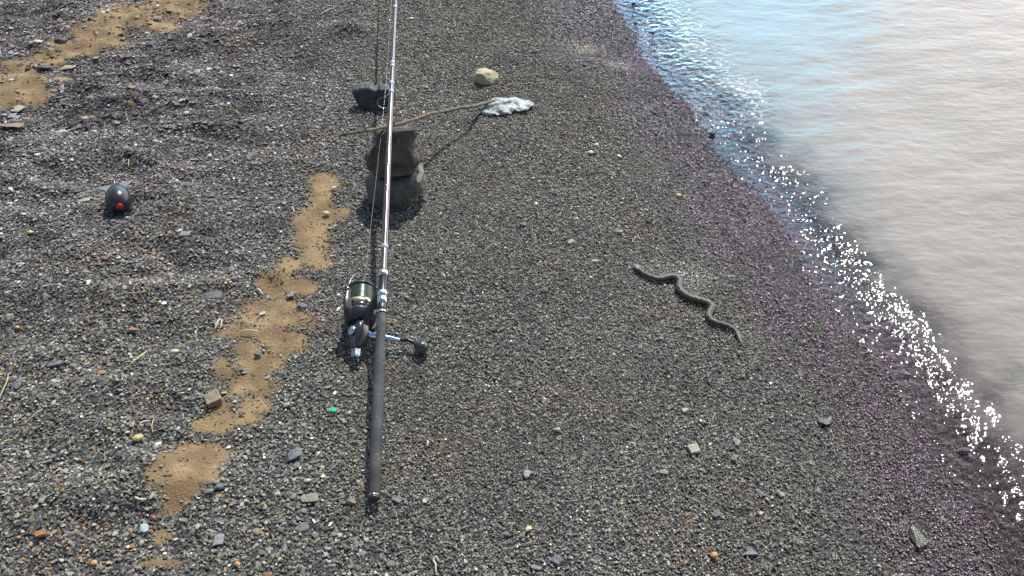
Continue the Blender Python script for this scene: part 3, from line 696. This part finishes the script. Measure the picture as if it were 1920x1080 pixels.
M_dim = mat('dark_wire', (0.25, 0.25, 0.26), (0.32, 0.32, 0.33), 0.3, metal=1)
M_line = mat('green_line', (0.018, 0.033, 0.017), (0.038, 0.062, 0.034), 0.28, scale=90, spec=0.6)
def wind(bm):
    pr = [(-0.0118, 0.023)]
    N_ = 26
    for k in range(N_):
        x0 = -0.0116+0.037*k/N_; r0 = 0.0292-0.0010*k/N_
        pr += [(x0, r0-0.0006), (x0+0.0007, r0+0.0001+0.0003*math.sin(k*1.9))]
    pr += [(0.0257, 0.023)]
    lathe_s(bm, C0, a, pr, 40)
mk('line_winding', reel, M_line, wind)
def rotor(bm):
    lathe_s(bm, C0, a, [(-0.060, 0.016), (-0.060, 0.026), (-0.056, 0.031), (-0.040, 0.0345), (-0.036, 0.0345), (-0.0355, 0.030), (-0.0355, 0.012)], 36)
    for sgn in (-1, 1):
        dirv = (-ldir*0.30+sdv*sgn).normalized() if sgn < 0 else (ldir*0.30+sdv*sgn).normalized()
        pts = [C0-a*0.066+dirv*0.030, C0-a*0.050+dirv*0.046, C0-a*0.024+dirv*0.0505, C0+a*0.004+dirv*0.049]
        tube(bm, spline(pts, 5), [0.012]*6+[0.010]*5+[0.0075]*5, 12, flat=0.45)
mk('rotor', reel, M_black, rotor)
d1 = (-ldir*0.30-sdv).normalized(); d2 = (ldir*0.30+sdv).normalized()
def bail(bm):
    pts = []
    for k in range(17):
        t = math.pi*k/16; lat = d1*math.cos(t)
        pts.append(C0+a*(0.006+0.066*math.sin(t))+lat*0.051-ldir*0.010*math.sin(t))
    tube(bm, pts, 0.0011, 8)
    tube(bm, [C0+a*0.004+d1*0.048, C0+a*0.004+d1*0.056], 0.005, 12)
    tube(bm, [C0+a*0.004-d1*0.048, C0+a*0.004-d1*0.055], 0.0045, 12)
mk('bail_wire', reel, M_dim, bail)
def plate(bm):
    c = C0-a*0.158+ldir*0.010
    tube(bm, [c+a*0.055, c+a*0.048, c+a*0.003, c-a*0.002], [0.007, 0.0115, 0.0105, 0.008], 4, flat=0.75)
M_plate = mat('grey_plate', (0.22, 0.24, 0.28), (0.34, 0.37, 0.43), 0.3, metal=1, scale=60)
mk('rear_plate', reel, M_plate, plate, False)
mk('side_plate', reel, M_steel, lambda bm: lathe(bm, C0-a*0.098+sdv*0.017*(1 if sdv.x < 0 else -1), sdv*(1 if sdv.x < 0 else -1), [(0, 0.012), (0.006, 0.013), (0.009, 0.011), (0.0095, 0.005)], 24))
mk('seat_bolt', reel, M_steel, lambda bm: lathe(bm, P(704, 586, S.z-0.030), Vector((0.2, -0.6, 0.8)), [(0, 0.005), (0.006, 0.005), (0.007, 0.003)], 16))
hb = C0-a*0.100
hp = [hb+Vector((0.018, 0, 0.0)), P(711, 630, hb.z-0.008), P(728, 633, hb.z-0.015), P(750, 638, hb.z-0.018)]
mk('crank_arm', reel, M_steel, lambda bm: tube(bm, hp, [0.0095, 0.0085, 0.0058, 0.0050], 12))
hh = hp[-1].z
kn = P(789, 651, float(terrain(P(789, 651).x, P(789, 651).y))+0.020)
e1, e2 = P(762, 636, hh), P(776, 642, (hh+kn.z)/2)
mk('crank_joint', reel, M_black, lambda bm: (tube(bm, [hp[-1], e1], 0.0048, 10), tube(bm, spline([e1, e2, kn+Vector((-0.006, 0, 0.004))], 4), 0.0045, 10), lathe(bm, e1-Vector((0.004, 0, 0)), Vector((1, 0, 0)), [(-0.002, 0.004), (0, 0.0065), (0.007, 0.0065), (0.009, 0.004)], 16)))
kd = (kn-e2).normalized()
mk('crank_knob', reel, M_blackg, lambda bm: lathe(bm, kn, kd, [(-0.020, 0.0045), (-0.016, 0.0085), (-0.008, 0.0135), (0, 0.0172), (0.007, 0.0175), (0.013, 0.0145), (0.017, 0.009), (0.018, 0.002)], 28))
# line from the spool through the rings
bm = bmesh.new()
tube(bm, spline([C0+a*0.026+ldir*0.0-sdv*0.0, C0+a*0.06-ldir*0.01, c1, c2, rodp(d3)+ldir*0.016], 10), 0.00028, 5)
build('fishing_line', bm, mat('nylon_line', (0.45, 0.48, 0.42), None, 0.2), rod)
# set the rod's empty at its butt without moving the children
for ch in list(rod.children): ch.location = ch.location-A
rod.location = A

# ---------------------------------------------------------------- bait rocket (dark egg with a red button)
M_egg = mat('graphite_shell', (0.020, 0.018, 0.023), (0.028, 0.026, 0.032), 0.30, scale=30, coat=0.0, spec=0.5)
M_fin = mat('grey_fin', (0.14, 0.14, 0.145), (0.19, 0.19, 0.195), 0.45, scale=60)
M_red = mat('red_button', (0.55, 0.015, 0.012), (0.62, 0.02, 0.015), 0.35, scale=30)
pb = G(221, 397); er_ = 0.0345
egg = bpy.data.objects.new('bait_rocket', None); link(egg); 
tag(egg, 'dark egg shaped bait rocket with red nose button and grey fins', 'bait rocket')
ef = Vector((0.40, -0.9, 0.10)).normalized()       # nose direction, towards the viewer
ec = Vector((pb.x, pb.y+0.030, pb.z+er_-0.004))
eprof = []
for k in range(25):
    t = math.pi*k/24; x_ = -math.cos(t)*0.060; rr_ = er_*math.sin(t)*(1+0.24*(x_/0.053))
    eprof.append((x_, max(rr_, 0.0005)))
mk('shell', egg, M_egg, lambda bm: lathe(bm, Vector((0, 0, 0)), ef, eprof, 40))
mk('seam', egg, M_black, lambda bm: lathe(bm, Vector((0, 0, 0)), ef, [(0.0035, er_*0.99), (0.0035, er_*1.012), (0.0047, er_*1.012), (0.0047, er_*0.99)], 40))
mk('nose_button', egg, M_red, lambda bm: lathe(bm, Vector((0, 0, 0)), ef, [(0.050, 0.0088), (0.0592, 0.0088), (0.0612, 0.0078), (0.0620, 0.003)], 28))
for sx_ in (-1, 1, 0):
    bm = bmesh.new()
    sv_ = ef.cross(Vector((0, 0, 1))).normalized()*sx_ if sx_ else Vector((0, 0, -1))
    tv = Vector((0, 0, 0.0016)) if sx_ else Vector((0.0016, 0, 0))
    lift = Vector((0, 0, 0.010)) if sx_ else Vector()
    o4 = [(-0.016, 0.016), (-0.050, 0.006), (-0.064, 0.014), (-0.066, 0.052 if sx_ else 0.022)]
    vs = [[bm.verts.new(ef*d+sv_*r_+lift+tv*s2) for d, r_ in o4] for s2 in (-0.5, 0.5)]
    bm.faces.new(vs[0]); bm.faces.new(vs[1][::-1])
    for k in range(4): bm.faces.new((vs[0][k], vs[0][(k+1) % 4], vs[1][(k+1) % 4], vs[1][k]))
    build('fin', bm, M_fin, egg, False)
mk('leader_wire', egg, M_silver, lambda bm: tube(bm, [ef*-0.050+Vector((0, 0, 0.01)), ef*-0.072+Vector((-0.001, 0, 0.018)), ef*-0.098+Vector((-0.003, 0, 0.018))], [0.0009, 0.0008, 0.0006], 6))
egg.location = ec

# ---------------------------------------------------------------- snake
sn_m, n, l, b = new_mat('snake_skin')
a1 = n.new('ShaderNodeAttribute'); a1.attribute_name = 'skin'; l.new(a1.outputs['Color'], b.inputs['Base Color'])
b.inputs['Roughness'].default_value = 0.38; b.inputs['Specular IOR Level'].default_value = 0.35
t = n.new('ShaderNodeTexCoord'); vv = n.new('ShaderNodeTexVoronoi'); vv.inputs['Scale'].default_value = 420; l.new(t.outputs['Object'], vv.inputs['Vector'])
bp = n.new('ShaderNodeBump'); bp.inputs['Strength'].default_value = 0.5; bp.inputs['Distance'].default_value = 0.001; bp.invert = True; l.new(vv.outputs['Distance'], bp.inputs['Height']); l.new(bp.outputs[0], b.inputs['Normal'])
cr_px = [(192, 150), (225, 185), (262, 218), (300, 245), (345, 268), (395, 286), (435, 294), (475, 290), (515, 279), (560, 274), (600, 282), (628, 305), (638, 335), (628, 368), (640, 405), (675, 440), (725, 472), (785, 492), (840, 508), (895, 525), (935, 548), (945, 580), (925, 615), (912, 650), (930, 685), (975, 712), (1030, 728), (1085, 742), (1140, 768), (1180, 800), (1203, 840), (1220, 880), (1243, 915), (1262, 940)]
sn = []
for (cx_, cy_) in cr_px:
    q = G(1150+cx_/5.143, 470+cy_/5.143); sn.append(q)
sn = spline(sn, 8); NS = len(sn)
cum = [0]
for i in range(1, NS): cum.append(cum[-1]+(sn[i]-sn[i-1]).length)
Ls = cum[-1]; print('snake length', Ls)
def srad(t):      # radius along the body, t = 0 at the snout
    pts_ = [(0, .0022), (.012, .0048), (.03, .0066), (.05, .0066), (.075, .0056), (.12, .0068), (.3, .0088), (.55, .0090), (.72, .0080), (.85, .0060), (.94, .0036), (1, .0010)]
    return float(np.interp(t, [p_[0] for p_ in pts_], [p_[1] for p_ in pts_]))
bm = bmesh.new(); cl = bm.loops.layers.color.new('x'); bm.loops.layers.color.remove(cl)
NR = 18; rings = []; cols = []
for i, q in enumerate(sn):
    t_ = cum[i]/Ls; r_ = srad(t_)*1.08
    tan = (sn[min(i+2, NS-1)]-sn[max(i-2, 0)]); tan.z = 0; tan.normalize(); side = Vector((tan.y, -tan.x, 0))
    zc_ = float(terrain(q.x, q.y))+r_*0.75+0.0035
    c_ = Vector((q.x, q.y, zc_)); hw = 1.25 if t_ < 0.06 else 1.06
    row = []
    for k in range(NR):
        an = 2*math.pi*k/NR; cz_, sx2 = math.cos(an), math.sin(an)
        row.append(bm.verts.new(c_+side*(r_*hw*sx2)+Vector((0, 0, r_*(0.86 if t_ > 0.06 else 0.75)*cz_))))
        top = cz_; zig = math.sin(cum[i]/0.0085*math.pi)*0.35
        if top > 0.55 and abs(sx2-zig*0.9) < 0.42: cc = (0.018, 0.016, 0.013)
        elif top > 0.15: cc = (0.070, 0.054, 0.037)
        elif top > -0.35: cc = (0.028, 0.025, 0.021) if (math.sin(cum[i]/0.0085*math.pi) > -0.2) else (0.060, 0.052, 0.042)
        else: cc = (0.07, 0.06, 0.05)
        if t_ < 0.05: cc = (0.13, 0.11, 0.085) if top > 0.2 else (0.15, 0.13, 0.10)
        if t_ > 0.9: cc = (0.12, 0.10, 0.08)
        cols.append(cc)
    rings.append(row)
loft(bm, rings)
o = build('snake', bm, sn_m)
ca = o.data.attributes.new('skin', 'FLOAT_COLOR', 'POINT'); ca.data.foreach_set('color', np.array([(*c, 1) for c in cols], np.float32).ravel())
tag(o, 'slender dark patterned snake crawling over the gravel beside the water', 'snake')
# eyes
hd = sn[int(NS*0.02)+3]; tan = (sn[0]-sn[6]).normalized(); side = Vector((tan.y, -tan.x, 0)).normalized()
for sg in (-1, 1):
    q = sn[6]; c_ = Vector((q.x, q.y, float(terrain(q.x, q.y))+0.0105))+side*sg*0.0052
    bm = bmesh.new(); bmesh.ops.create_uvsphere(bm, u_segments=10, v_segments=8, radius=0.0013)
    bmesh.ops.translate(bm, verts=bm.verts, vec=c_); build('eye', bm, M_blackg, o)

# ---------------------------------------------------------------- stones one can single out
PAL = {'slate': ((0.085, 0.090, 0.098), (0.15, 0.155, 0.16)), 'dark': ((0.03, 0.032, 0.036), (0.07, 0.072, 0.076)), 'cream': ((0.42, 0.36, 0.24), (0.58, 0.51, 0.38)),
       'orange': ((0.42, 0.20, 0.055), (0.56, 0.32, 0.12)), 'yellow': ((0.45, 0.33, 0.13), (0.58, 0.45, 0.22)), 'brown': ((0.17, 0.115, 0.075), (0.27, 0.19, 0.13)),
       'rust': ((0.26, 0.11, 0.05), (0.36, 0.18, 0.09)), 'pale': ((0.17, 0.172, 0.165), (0.27, 0.27, 0.26)), 'olive': ((0.14, 0.135, 0.095), (0.22, 0.21, 0.16)),
       'beige': ((0.27, 0.24, 0.18), (0.37, 0.33, 0.25)), 'white': ((0.42, 0.44, 0.44), (0.55, 0.57, 0.57)), 'wetslab': ((0.055, 0.055, 0.042), (0.11, 0.10, 0.075))}
MATS = {k_: mat(k_+'_pebble', c1_, c2_, 0.16 if k_ == 'wetslab' else 0.62, scale=90, bump=0.6, bscale=260) for k_, (c1_, c2_) in PAL.items()}
ST = [  # u, v, width px, depth px (in the picture), thickness/width, rot, colour, angular, label
 (401, 752, 30, 30, .40, .5, 'brown', 1, 'brown block shaped stone lying on the sand patch left of the reel handle'),
 (260, 825, 22, 17, .60, .2, 'yellow', 0, 'smooth yellow potato shaped pebble left of the lowest big sand patch'),
 (1300, 845, 20, 20, .35, .25, 'beige', 1, 'square beige stone alone on the fine gravel below the snake'),
 (1376, 860, 15, 12, .45, .8, 'olive', 1, 'small olive wedge stone just right of the square beige stone'),
 (1404, 1036, 32, 17, .22, 0.05, 'slate', 1, 'flat slate chip with a dark shadow at the bottom right of the gravel'),
 (1338, 1044, 14, 15, .65, .4, 'orange', 0, 'bright orange round pebble left of the shadowed flat slate chip'),
 (178, 1058, 12, 13, .65, .2, 'orange', 0, 'orange pebble at the bottom left edge below the gravel slope'),
 (446, 1060, 14, 11, .6, -.5, 'orange', 0, 'orange pebble below the lower sand patches at the bottom edge'),
 (612, 403, 14, 11, .6, .1, 'cream', 0, 'cream pebble on the narrow sand strip left of the boulder'),
 (626, 355, 11, 8, .6, .6, 'cream', 0, 'small cream pebble on the topmost bit of the narrow sand strip'),
 (400, 554, 40, 13, .12, -.1, 'slate', 1, 'long flat grey slate flake left of the hollow in the sand'),
 (347, 439, 20, 9, .2, .0, 'pale', 1, 'pale grey flake on the gravel right of the bait rocket'),
 (158, 377, 26, 9, .25, .1, 'beige', 1, 'tan flake of stone just left of the bait rocket'),
 (552, 853, 34, 22, .28, .75, 'slate', 1, 'slanted dark slate finger between the low sand patch and the rod grip'),
 (580, 936, 34, 20, .18, .35, 'olive', 1, 'broad olive grey flake left of the rod butt'),
 (566, 991, 26, 17, .2, .5, 'slate', 1, 'triangular slate flake below left of the rod butt'),
 (411, 1014, 19, 22, .2, .1, 'pale', 1, 'pale grey upright block near the bottom edge under the sand'),
 (411, 914, 22, 13, .35, .1, 'slate', 1, 'blue grey slate chip at the right rim of the lowest sand patch'),
 (390, 923, 20, 9, .4, .1, 'olive', 1, 'olive stone at the lower rim of the lowest sand patch'),
 (1546, 792, 27, 22, .3, -.4, 'wetslab', 1, 'wet greenish slab with a sharp glint on the damp gravel'),
 (1716, 1010, 26, 42, .35, .35, 'wetslab', 1, 'wet shiny long stone at the lower right by the water'),
 (1805, 851, 24, 13, .45, .1, 'dark', 0, 'black stone poking out of the shallow water beside the sparkles'),
 (1424, 926, 12, 17, .3, .5, 'slate', 1, 'grey oblong chip lower left of a similar slimmer chip on fine gravel'),
 (1462, 926, 9, 17, .3, .55, 'pale', 1, 'slim pale grey chip right of the grey oblong chip'),
 (1343, 965, 17, 12, .25, .7, 'slate', 1, 'small slate chip above the bright orange pebble'),
 (1285, 771, 12, 10, .4, .1, 'cream', 1, 'small cream stone above the square beige stone'),
 (987, 891, 13, 18, .3, -.3, 'pale', 1, 'pale grey oval chip in the middle of the near gravel'),
 (949, 1003, 13, 11, .45, .0, 'slate', 0, 'round grey pebble next to the tan wedge near the bottom'),
 (990, 994, 14, 12, .5, .4, 'yellow', 1, 'tan wedge stone beside the round grey pebble'),
 (1044, 1052, 22, 17, .3, -.6, 'slate', 1, 'dark tilted slab near the bottom edge, middle of the picture'),
 (1006, 1065, 21, 9, .25, -.1, 'pale', 1, 'light grey slate at the very bottom edge left of the dark tilted slab'),
 (1107, 288, 11, 9, .5, .3, 'cream', 0, 'cream pebble on the fine gravel between the stack and the water'),
 (1118, 273, 9, 6, .5, .3, 'white', 0, 'tiny white pebble just above the cream pebble near the shore'),
 (1161, 295, 10, 7, .5, -.5, 'cream', 0, 'small cream pebble nearer the water than the tiny white one'),
 (1045, 808, 12, 11, .55, .3, 'beige', 0, 'tan pebble on open gravel right of the rod grip'),
 (659, 943, 17, 17, .5, .3, 'brown', 1, 'blunt grey brown stone just left of the rod butt cap'),
 (744, 937, 20, 12, .25, -.4, 'slate', 1, 'grey slate flake just right of the rod butt cap'),
 (36, 720, 22, 22, .15, .6, 'slate', 1, 'upper of two leaf shaped slate flakes at the left edge'),
 (103, 683, 27, 11, .2, .35, 'slate', 1, 'leaf shaped slate flake lying flat between two rust stones at left'),
 (328, 661, 17, 11, .5, .1, 'cream', 0, 'cream pebble beside the short yellow straw'),
 (190, 701, 19, 12, .4, .1, 'rust', 0, 'rust brown pebble near the short yellow straw'),
 (250, 620, 17, 9, .5, .1, 'rust', 1, 'dark rust stone on the left gravel above the short yellow straw'),
 (34, 617, 11, 10, .6, .2, 'orange', 0, 'orange pebble by the left edge at mid height'),
 (58, 438, 12, 8, .6, .2, 'yellow', 0, 'yellow pebble at the left edge below the bait rocket'),
 (567, 574, 19, 14, .35, .4, 'slate', 1, 'blue grey slate piece on the sand left of the reel'),
 (545, 556, 14, 13, .55, .2, 'pale', 1, 'pale grey stone on the sand above the blue grey slate piece'),
 (491, 589, 14, 7, .3, .3, 'cream', 1, 'small cream splinter lying on the bare sand left of the reel'),
 (484, 665, 14, 11, .5, .0, 'slate', 1, 'grey lump on the sand strip left of the reel rear plate'),
 (454, 778, 14, 9, .5, -.1, 'brown', 1, 'brown stone at the lower bend of the sand strip'),
 (539, 762, 11, 10, .6, .3, 'beige', 0, 'beige pebble between the brown block and the green glass'),
 (577, 903, 14, 9, .5, .1, 'cream', 0, 'buff pebble right of the slanted dark slate finger'),
 (288, 972, 13, 9, .6, -.2, 'rust', 0, 'red brown pebble under the lowest sand patch'),
 (78, 1003, 19, 14, .5, .3, 'rust', 1, 'rust brown block on the gravel at the lower left corner'),
 (84, 128, 30, 11, .35, .05, 'dark', 1, 'black stone lying at the edge of the far sand patch, near left'),
 (115, 75, 26, 11, .4, -.2, 'dark', 1, 'dark stone on the far sand patch beside grey flakes'),
 (297, 37, 17, 9, .5, .2, 'brown', 1, 'brown stone on the topmost stretch of far sand'),
 (72, 79, 20, 6, .4, .0, 'white', 1, 'whitish thin flake at the upper left beside the dark stone'),
 (128, 128, 30, 8, .25, .05, 'beige', 1, 'flat buff flake right of the black stone on the far sand'),
 (160, 224, 15, 10, .4, .1, 'beige', 1, 'beige chip on the gravel below the far sand patch'),
 (33, 206, 24, 13, .2, -.1, 'beige', 1, 'upper left beige flake in the pale flakes under the far sand'),
 (24, 218, 16, 12, .2, .3, 'pale', 1, 'grey rounded flake among the pale flakes under the far sand'),
 (22, 236, 46, 7, .18, .05, 'brown', 1, 'long brownish flake at the left edge under the far sand'),
 (1335, 255, 13, 9, .7, .0, 'dark', 0, 'black wet stone right at the waterline beside the dark shore bend'),
 (1323, 209, 12, 8, .5, .3, 'dark', 1, 'black pointed stone in the shallows above the other waterline stone'),
 (1187, 14, 8, 5, .8, .0, 'dark', 0, 'small black stone in the shallows at the top edge'),
 (1191, 49, 8, 6, .8, .0, 'dark', 0, 'small black stone in the bright blue shallows near the top'),
 (1223, 69, 7, 5, .8, .0, 'dark', 0, 'tiny black stone in the shallows under the blue reflection'),
 (1071, 455, 10, 13, .3, -.3, 'beige', 1, 'triangular pale chip on the gravel left of the snake'),
 (1116, 490, 13, 5, .4, .0, 'cream', 1, 'cream sliver on the gravel just above the snake head'),
 (1238, 637, 12, 8, .6, .0, 'pale', 0, 'pale grey pebble on the gravel below the middle of the snake'),
 (1272, 368, 10, 8, .5, .1, 'yellow', 0, 'yellowish pebble on the gravel right of the stack near damp stones'),
 (980, 423, 13, 9, .5, .2, 'olive', 1, 'olive grey double chip in the middle of the far gravel'),
 (1216, 418, 10, 7, .7, .0, 'dark', 0, 'black pebble on dry gravel above the snake'),
 (1160, 436, 15, 6, .4, .0, 'pale', 1, 'pale flat chip left of the black pebble above the snake'),
 (1087, 338, 12, 5, .4, .1, 'pale', 1, 'light grey chip halfway between stack and shore'),
 (943, 601, 9, 9, .6, .1, 'rust', 0, 'rust pebble on the gravel right of the crank knob'),
 (1245, 887, 15, 11, .3, .2, 'pale', 1, 'light grey chip on the gravel left of the square beige stone'),
 (1380, 830, 14, 14, .2, .8, 'pale', 1, 'thin bluish flake above the small olive wedge'),
]
for i_, (u, v, w_, d_, th_, rz, colr, ang, lab) in enumerate(ST):
    q = G(u, v); sc_ = pxscale(u, v, q.z); el = math.atan2(H-q.z, q.y)
    W_ = w_/sc_; D_ = d_/sc_; tt = W_*th_
    T_ = min(W_, max(D_, 0.3*W_))*th_*1.15
    # picture height of a flat stone = depth*sin(el) + thickness*cos(el)
    Dg = max((D_-T_*math.cos(el)*0.8)/math.sin(el), 0.45*W_)
    bm = rock_bm((W_, Dg, T_), 500+i_*7, 'box' if ('block' in lab or 'square beige stone alone' in lab) else bool(ang), 1 if ang else 2, 0.05 if ang else 0.03, 12 if ang else 22)
    o = build('pebble' if not ang else 'stone_chip', bm, MATS[colr], smooth=not ang)
    base = WZ if colr == 'dark' and u > 1180 and u != 1216 else q.z
    o.location = (q.x, q.y, max(q.z, base)+T_*0.36+0.0022); o.rotation_euler = (random.uniform(-.12, .12), random.uniform(-.12, .12), rz if ang else rz)
    tag(o, lab, 'pebble' if not ang else 'stone', 'stones lying loose on the gravel')
# glass
gg, n, l, b = new_mat('green_glass'); b.inputs['Base Color'].default_value = (0.05, 0.75, 0.35, 1); b.inputs['Roughness'].default_value = 0.12; b.inputs['Transmission Weight'].default_value = 0.25
q = G(624, 771); o = build('glass_shard', rock_bm((0.017, 0.013, 0.005), 77, True, 1, 0.03, 9), gg, smooth=False); o.location = q+Vector((0, 0, 0.007)); o.rotation_euler = (0.3, 0.2, 0.4)
tag(o, 'bright green glass shard on the gravel left of the grip', 'glass')
for (u, v, w_, lab, c_) in ((168, 533, 0.013, 'whitish sea glass chip with green tint at the left', (0.6, 0.8, 0.7)), (272, 994, 0.017, 'pale blue white shard on the gravel under the sand', (0.38, 0.46, 0.49))):
    q = G(u, v); o = build('glass_shard', rock_bm((w_, w_*1.2, 0.004), int(u), True, 1, 0.03, 9), mat('pale_shard', c_, c_, 0.15), smooth=False); o.location = q+Vector((0, 0, 0.007)); o.rotation_euler = (0.2, 0, 0.3)
    tag(o, lab, 'glass')
# ---------------------------------------------------------------- straws and twigs
M_straw = mat('dry_straw', (0.42, 0.33, 0.15), (0.58, 0.48, 0.26), 0.6, scale=80)
M_root = mat('bleached_root', (0.52, 0.46, 0.34), (0.66, 0.60, 0.48), 0.7, scale=80)
M_twig = mat('grey_twig', (0.30, 0.26, 0.21), (0.42, 0.37, 0.30), 0.8, scale=80)
SW = [
 ([(245, 687), (262, 675), (277, 662)], 0.0016, M_straw, 'short yellow straw lying on the left gravel'),
 ([(210, 560), (235, 555), (262, 552), (284, 551)], 0.0010, M_twig, 'long thin grey twig on the gravel below the bait rocket'),
 ([(483, 544), (489, 550), (494, 556)], 0.0018, M_root, 'short pale twig poking out by the hollow in the sand'),
 ([(452, 624), (470, 624), (487, 625)], 0.0012, M_root, 'thin pale twig lying flat on the bare sand'),
 ([(404, 621), (412, 606), (417, 604), (415, 620)], 0.0012, M_root, 'bent pale twig at the left rim of the sand strip'),
 ([(549, 390), (553, 403)], 0.0011, M_root, 'tiny pale straw at the rim of the narrow sand strip'),
 ([(227, 316), (233, 310), (239, 302)], 0.0010, M_straw, 'left leaning straw behind the bait rocket'),
 ([(242, 316), (243, 303)], 0.0011, M_straw, 'upright straw behind the bait rocket'),
 ([(0, 752), (8, 737), (16, 716), (18, 706)], 0.0011, M_straw, 'long curved yellow stem at the left edge'),
 ([(0, 838), (12, 832), (26, 828)], 0.0010, M_straw, 'thin straw at the left edge below the curved stem'),
 ([(58, 790), (70, 780), (82, 772)], 0.0010, M_straw, 'pale straw right of the curved stem'),
 ([(288, 815), (287, 803), (290, 790), (296, 788)], 0.0009, M_straw, 'fine hooked straw above the yellow pebble'),
 ([(818, 1078), (817, 1062), (813, 1054), (818, 1048), (823, 1056)], 0.0013, M_root, 'pale rootlet with a knobbly head at the bottom edge'),
 ([(801, 829), (803, 834), (801, 840)], 0.0012, M_root, 'tiny white twig on the gravel right of the grip'),
 ([(255, 935), (264, 941), (276, 939)], 0.0015, M_root, 'curled white root at the left rim of the lowest sand patch'),
 ([(262, 800), (272, 795), (283, 793)], 0.0012, M_root, 'bleached root fragment above the yellow pebble'),
 ([(505, 90), (522, 82), (545, 74)], 0.0011, M_twig, 'thin twig on the dark far gravel'),
 ([(600, 30), (612, 24), (623, 18)], 0.0010, M_root, 'pale stalk near the top left of the rod'),
 ([(105, 253), (130, 249), (152, 241)], 0.0011, M_root, 'pale straw lying on the upper left gravel'),
 ([(413, 598), (404, 617)], 0.0011, M_twig, 'short grey twig beside the bent pale twig'),
 ([(1262, 520), (1266, 516)], 0.0008, M_twig, 'tiny twig beside the snake bend'),
]
for pts_, r_, m_, lab in SW:
    pp = [G(u, v)+Vector((0, 0, 0.0065+0.003*(i % 2))) for i, (u, v) in enumerate(pts_)]
    bm = bmesh.new(); pl = spline(pp, 5); tube(bm, pl, [r_*(0.7+0.5*math.sin(math.pi*(i+1)/(len(pl)+1))) for i in range(len(pl))], 7)
    o = build('straw' if m_ is M_straw else 'twig', bm, m_, origin=pp[0]); tag(o, lab, 'straw' if m_ is M_straw else 'twig', 'dry straws and twigs on the gravel')
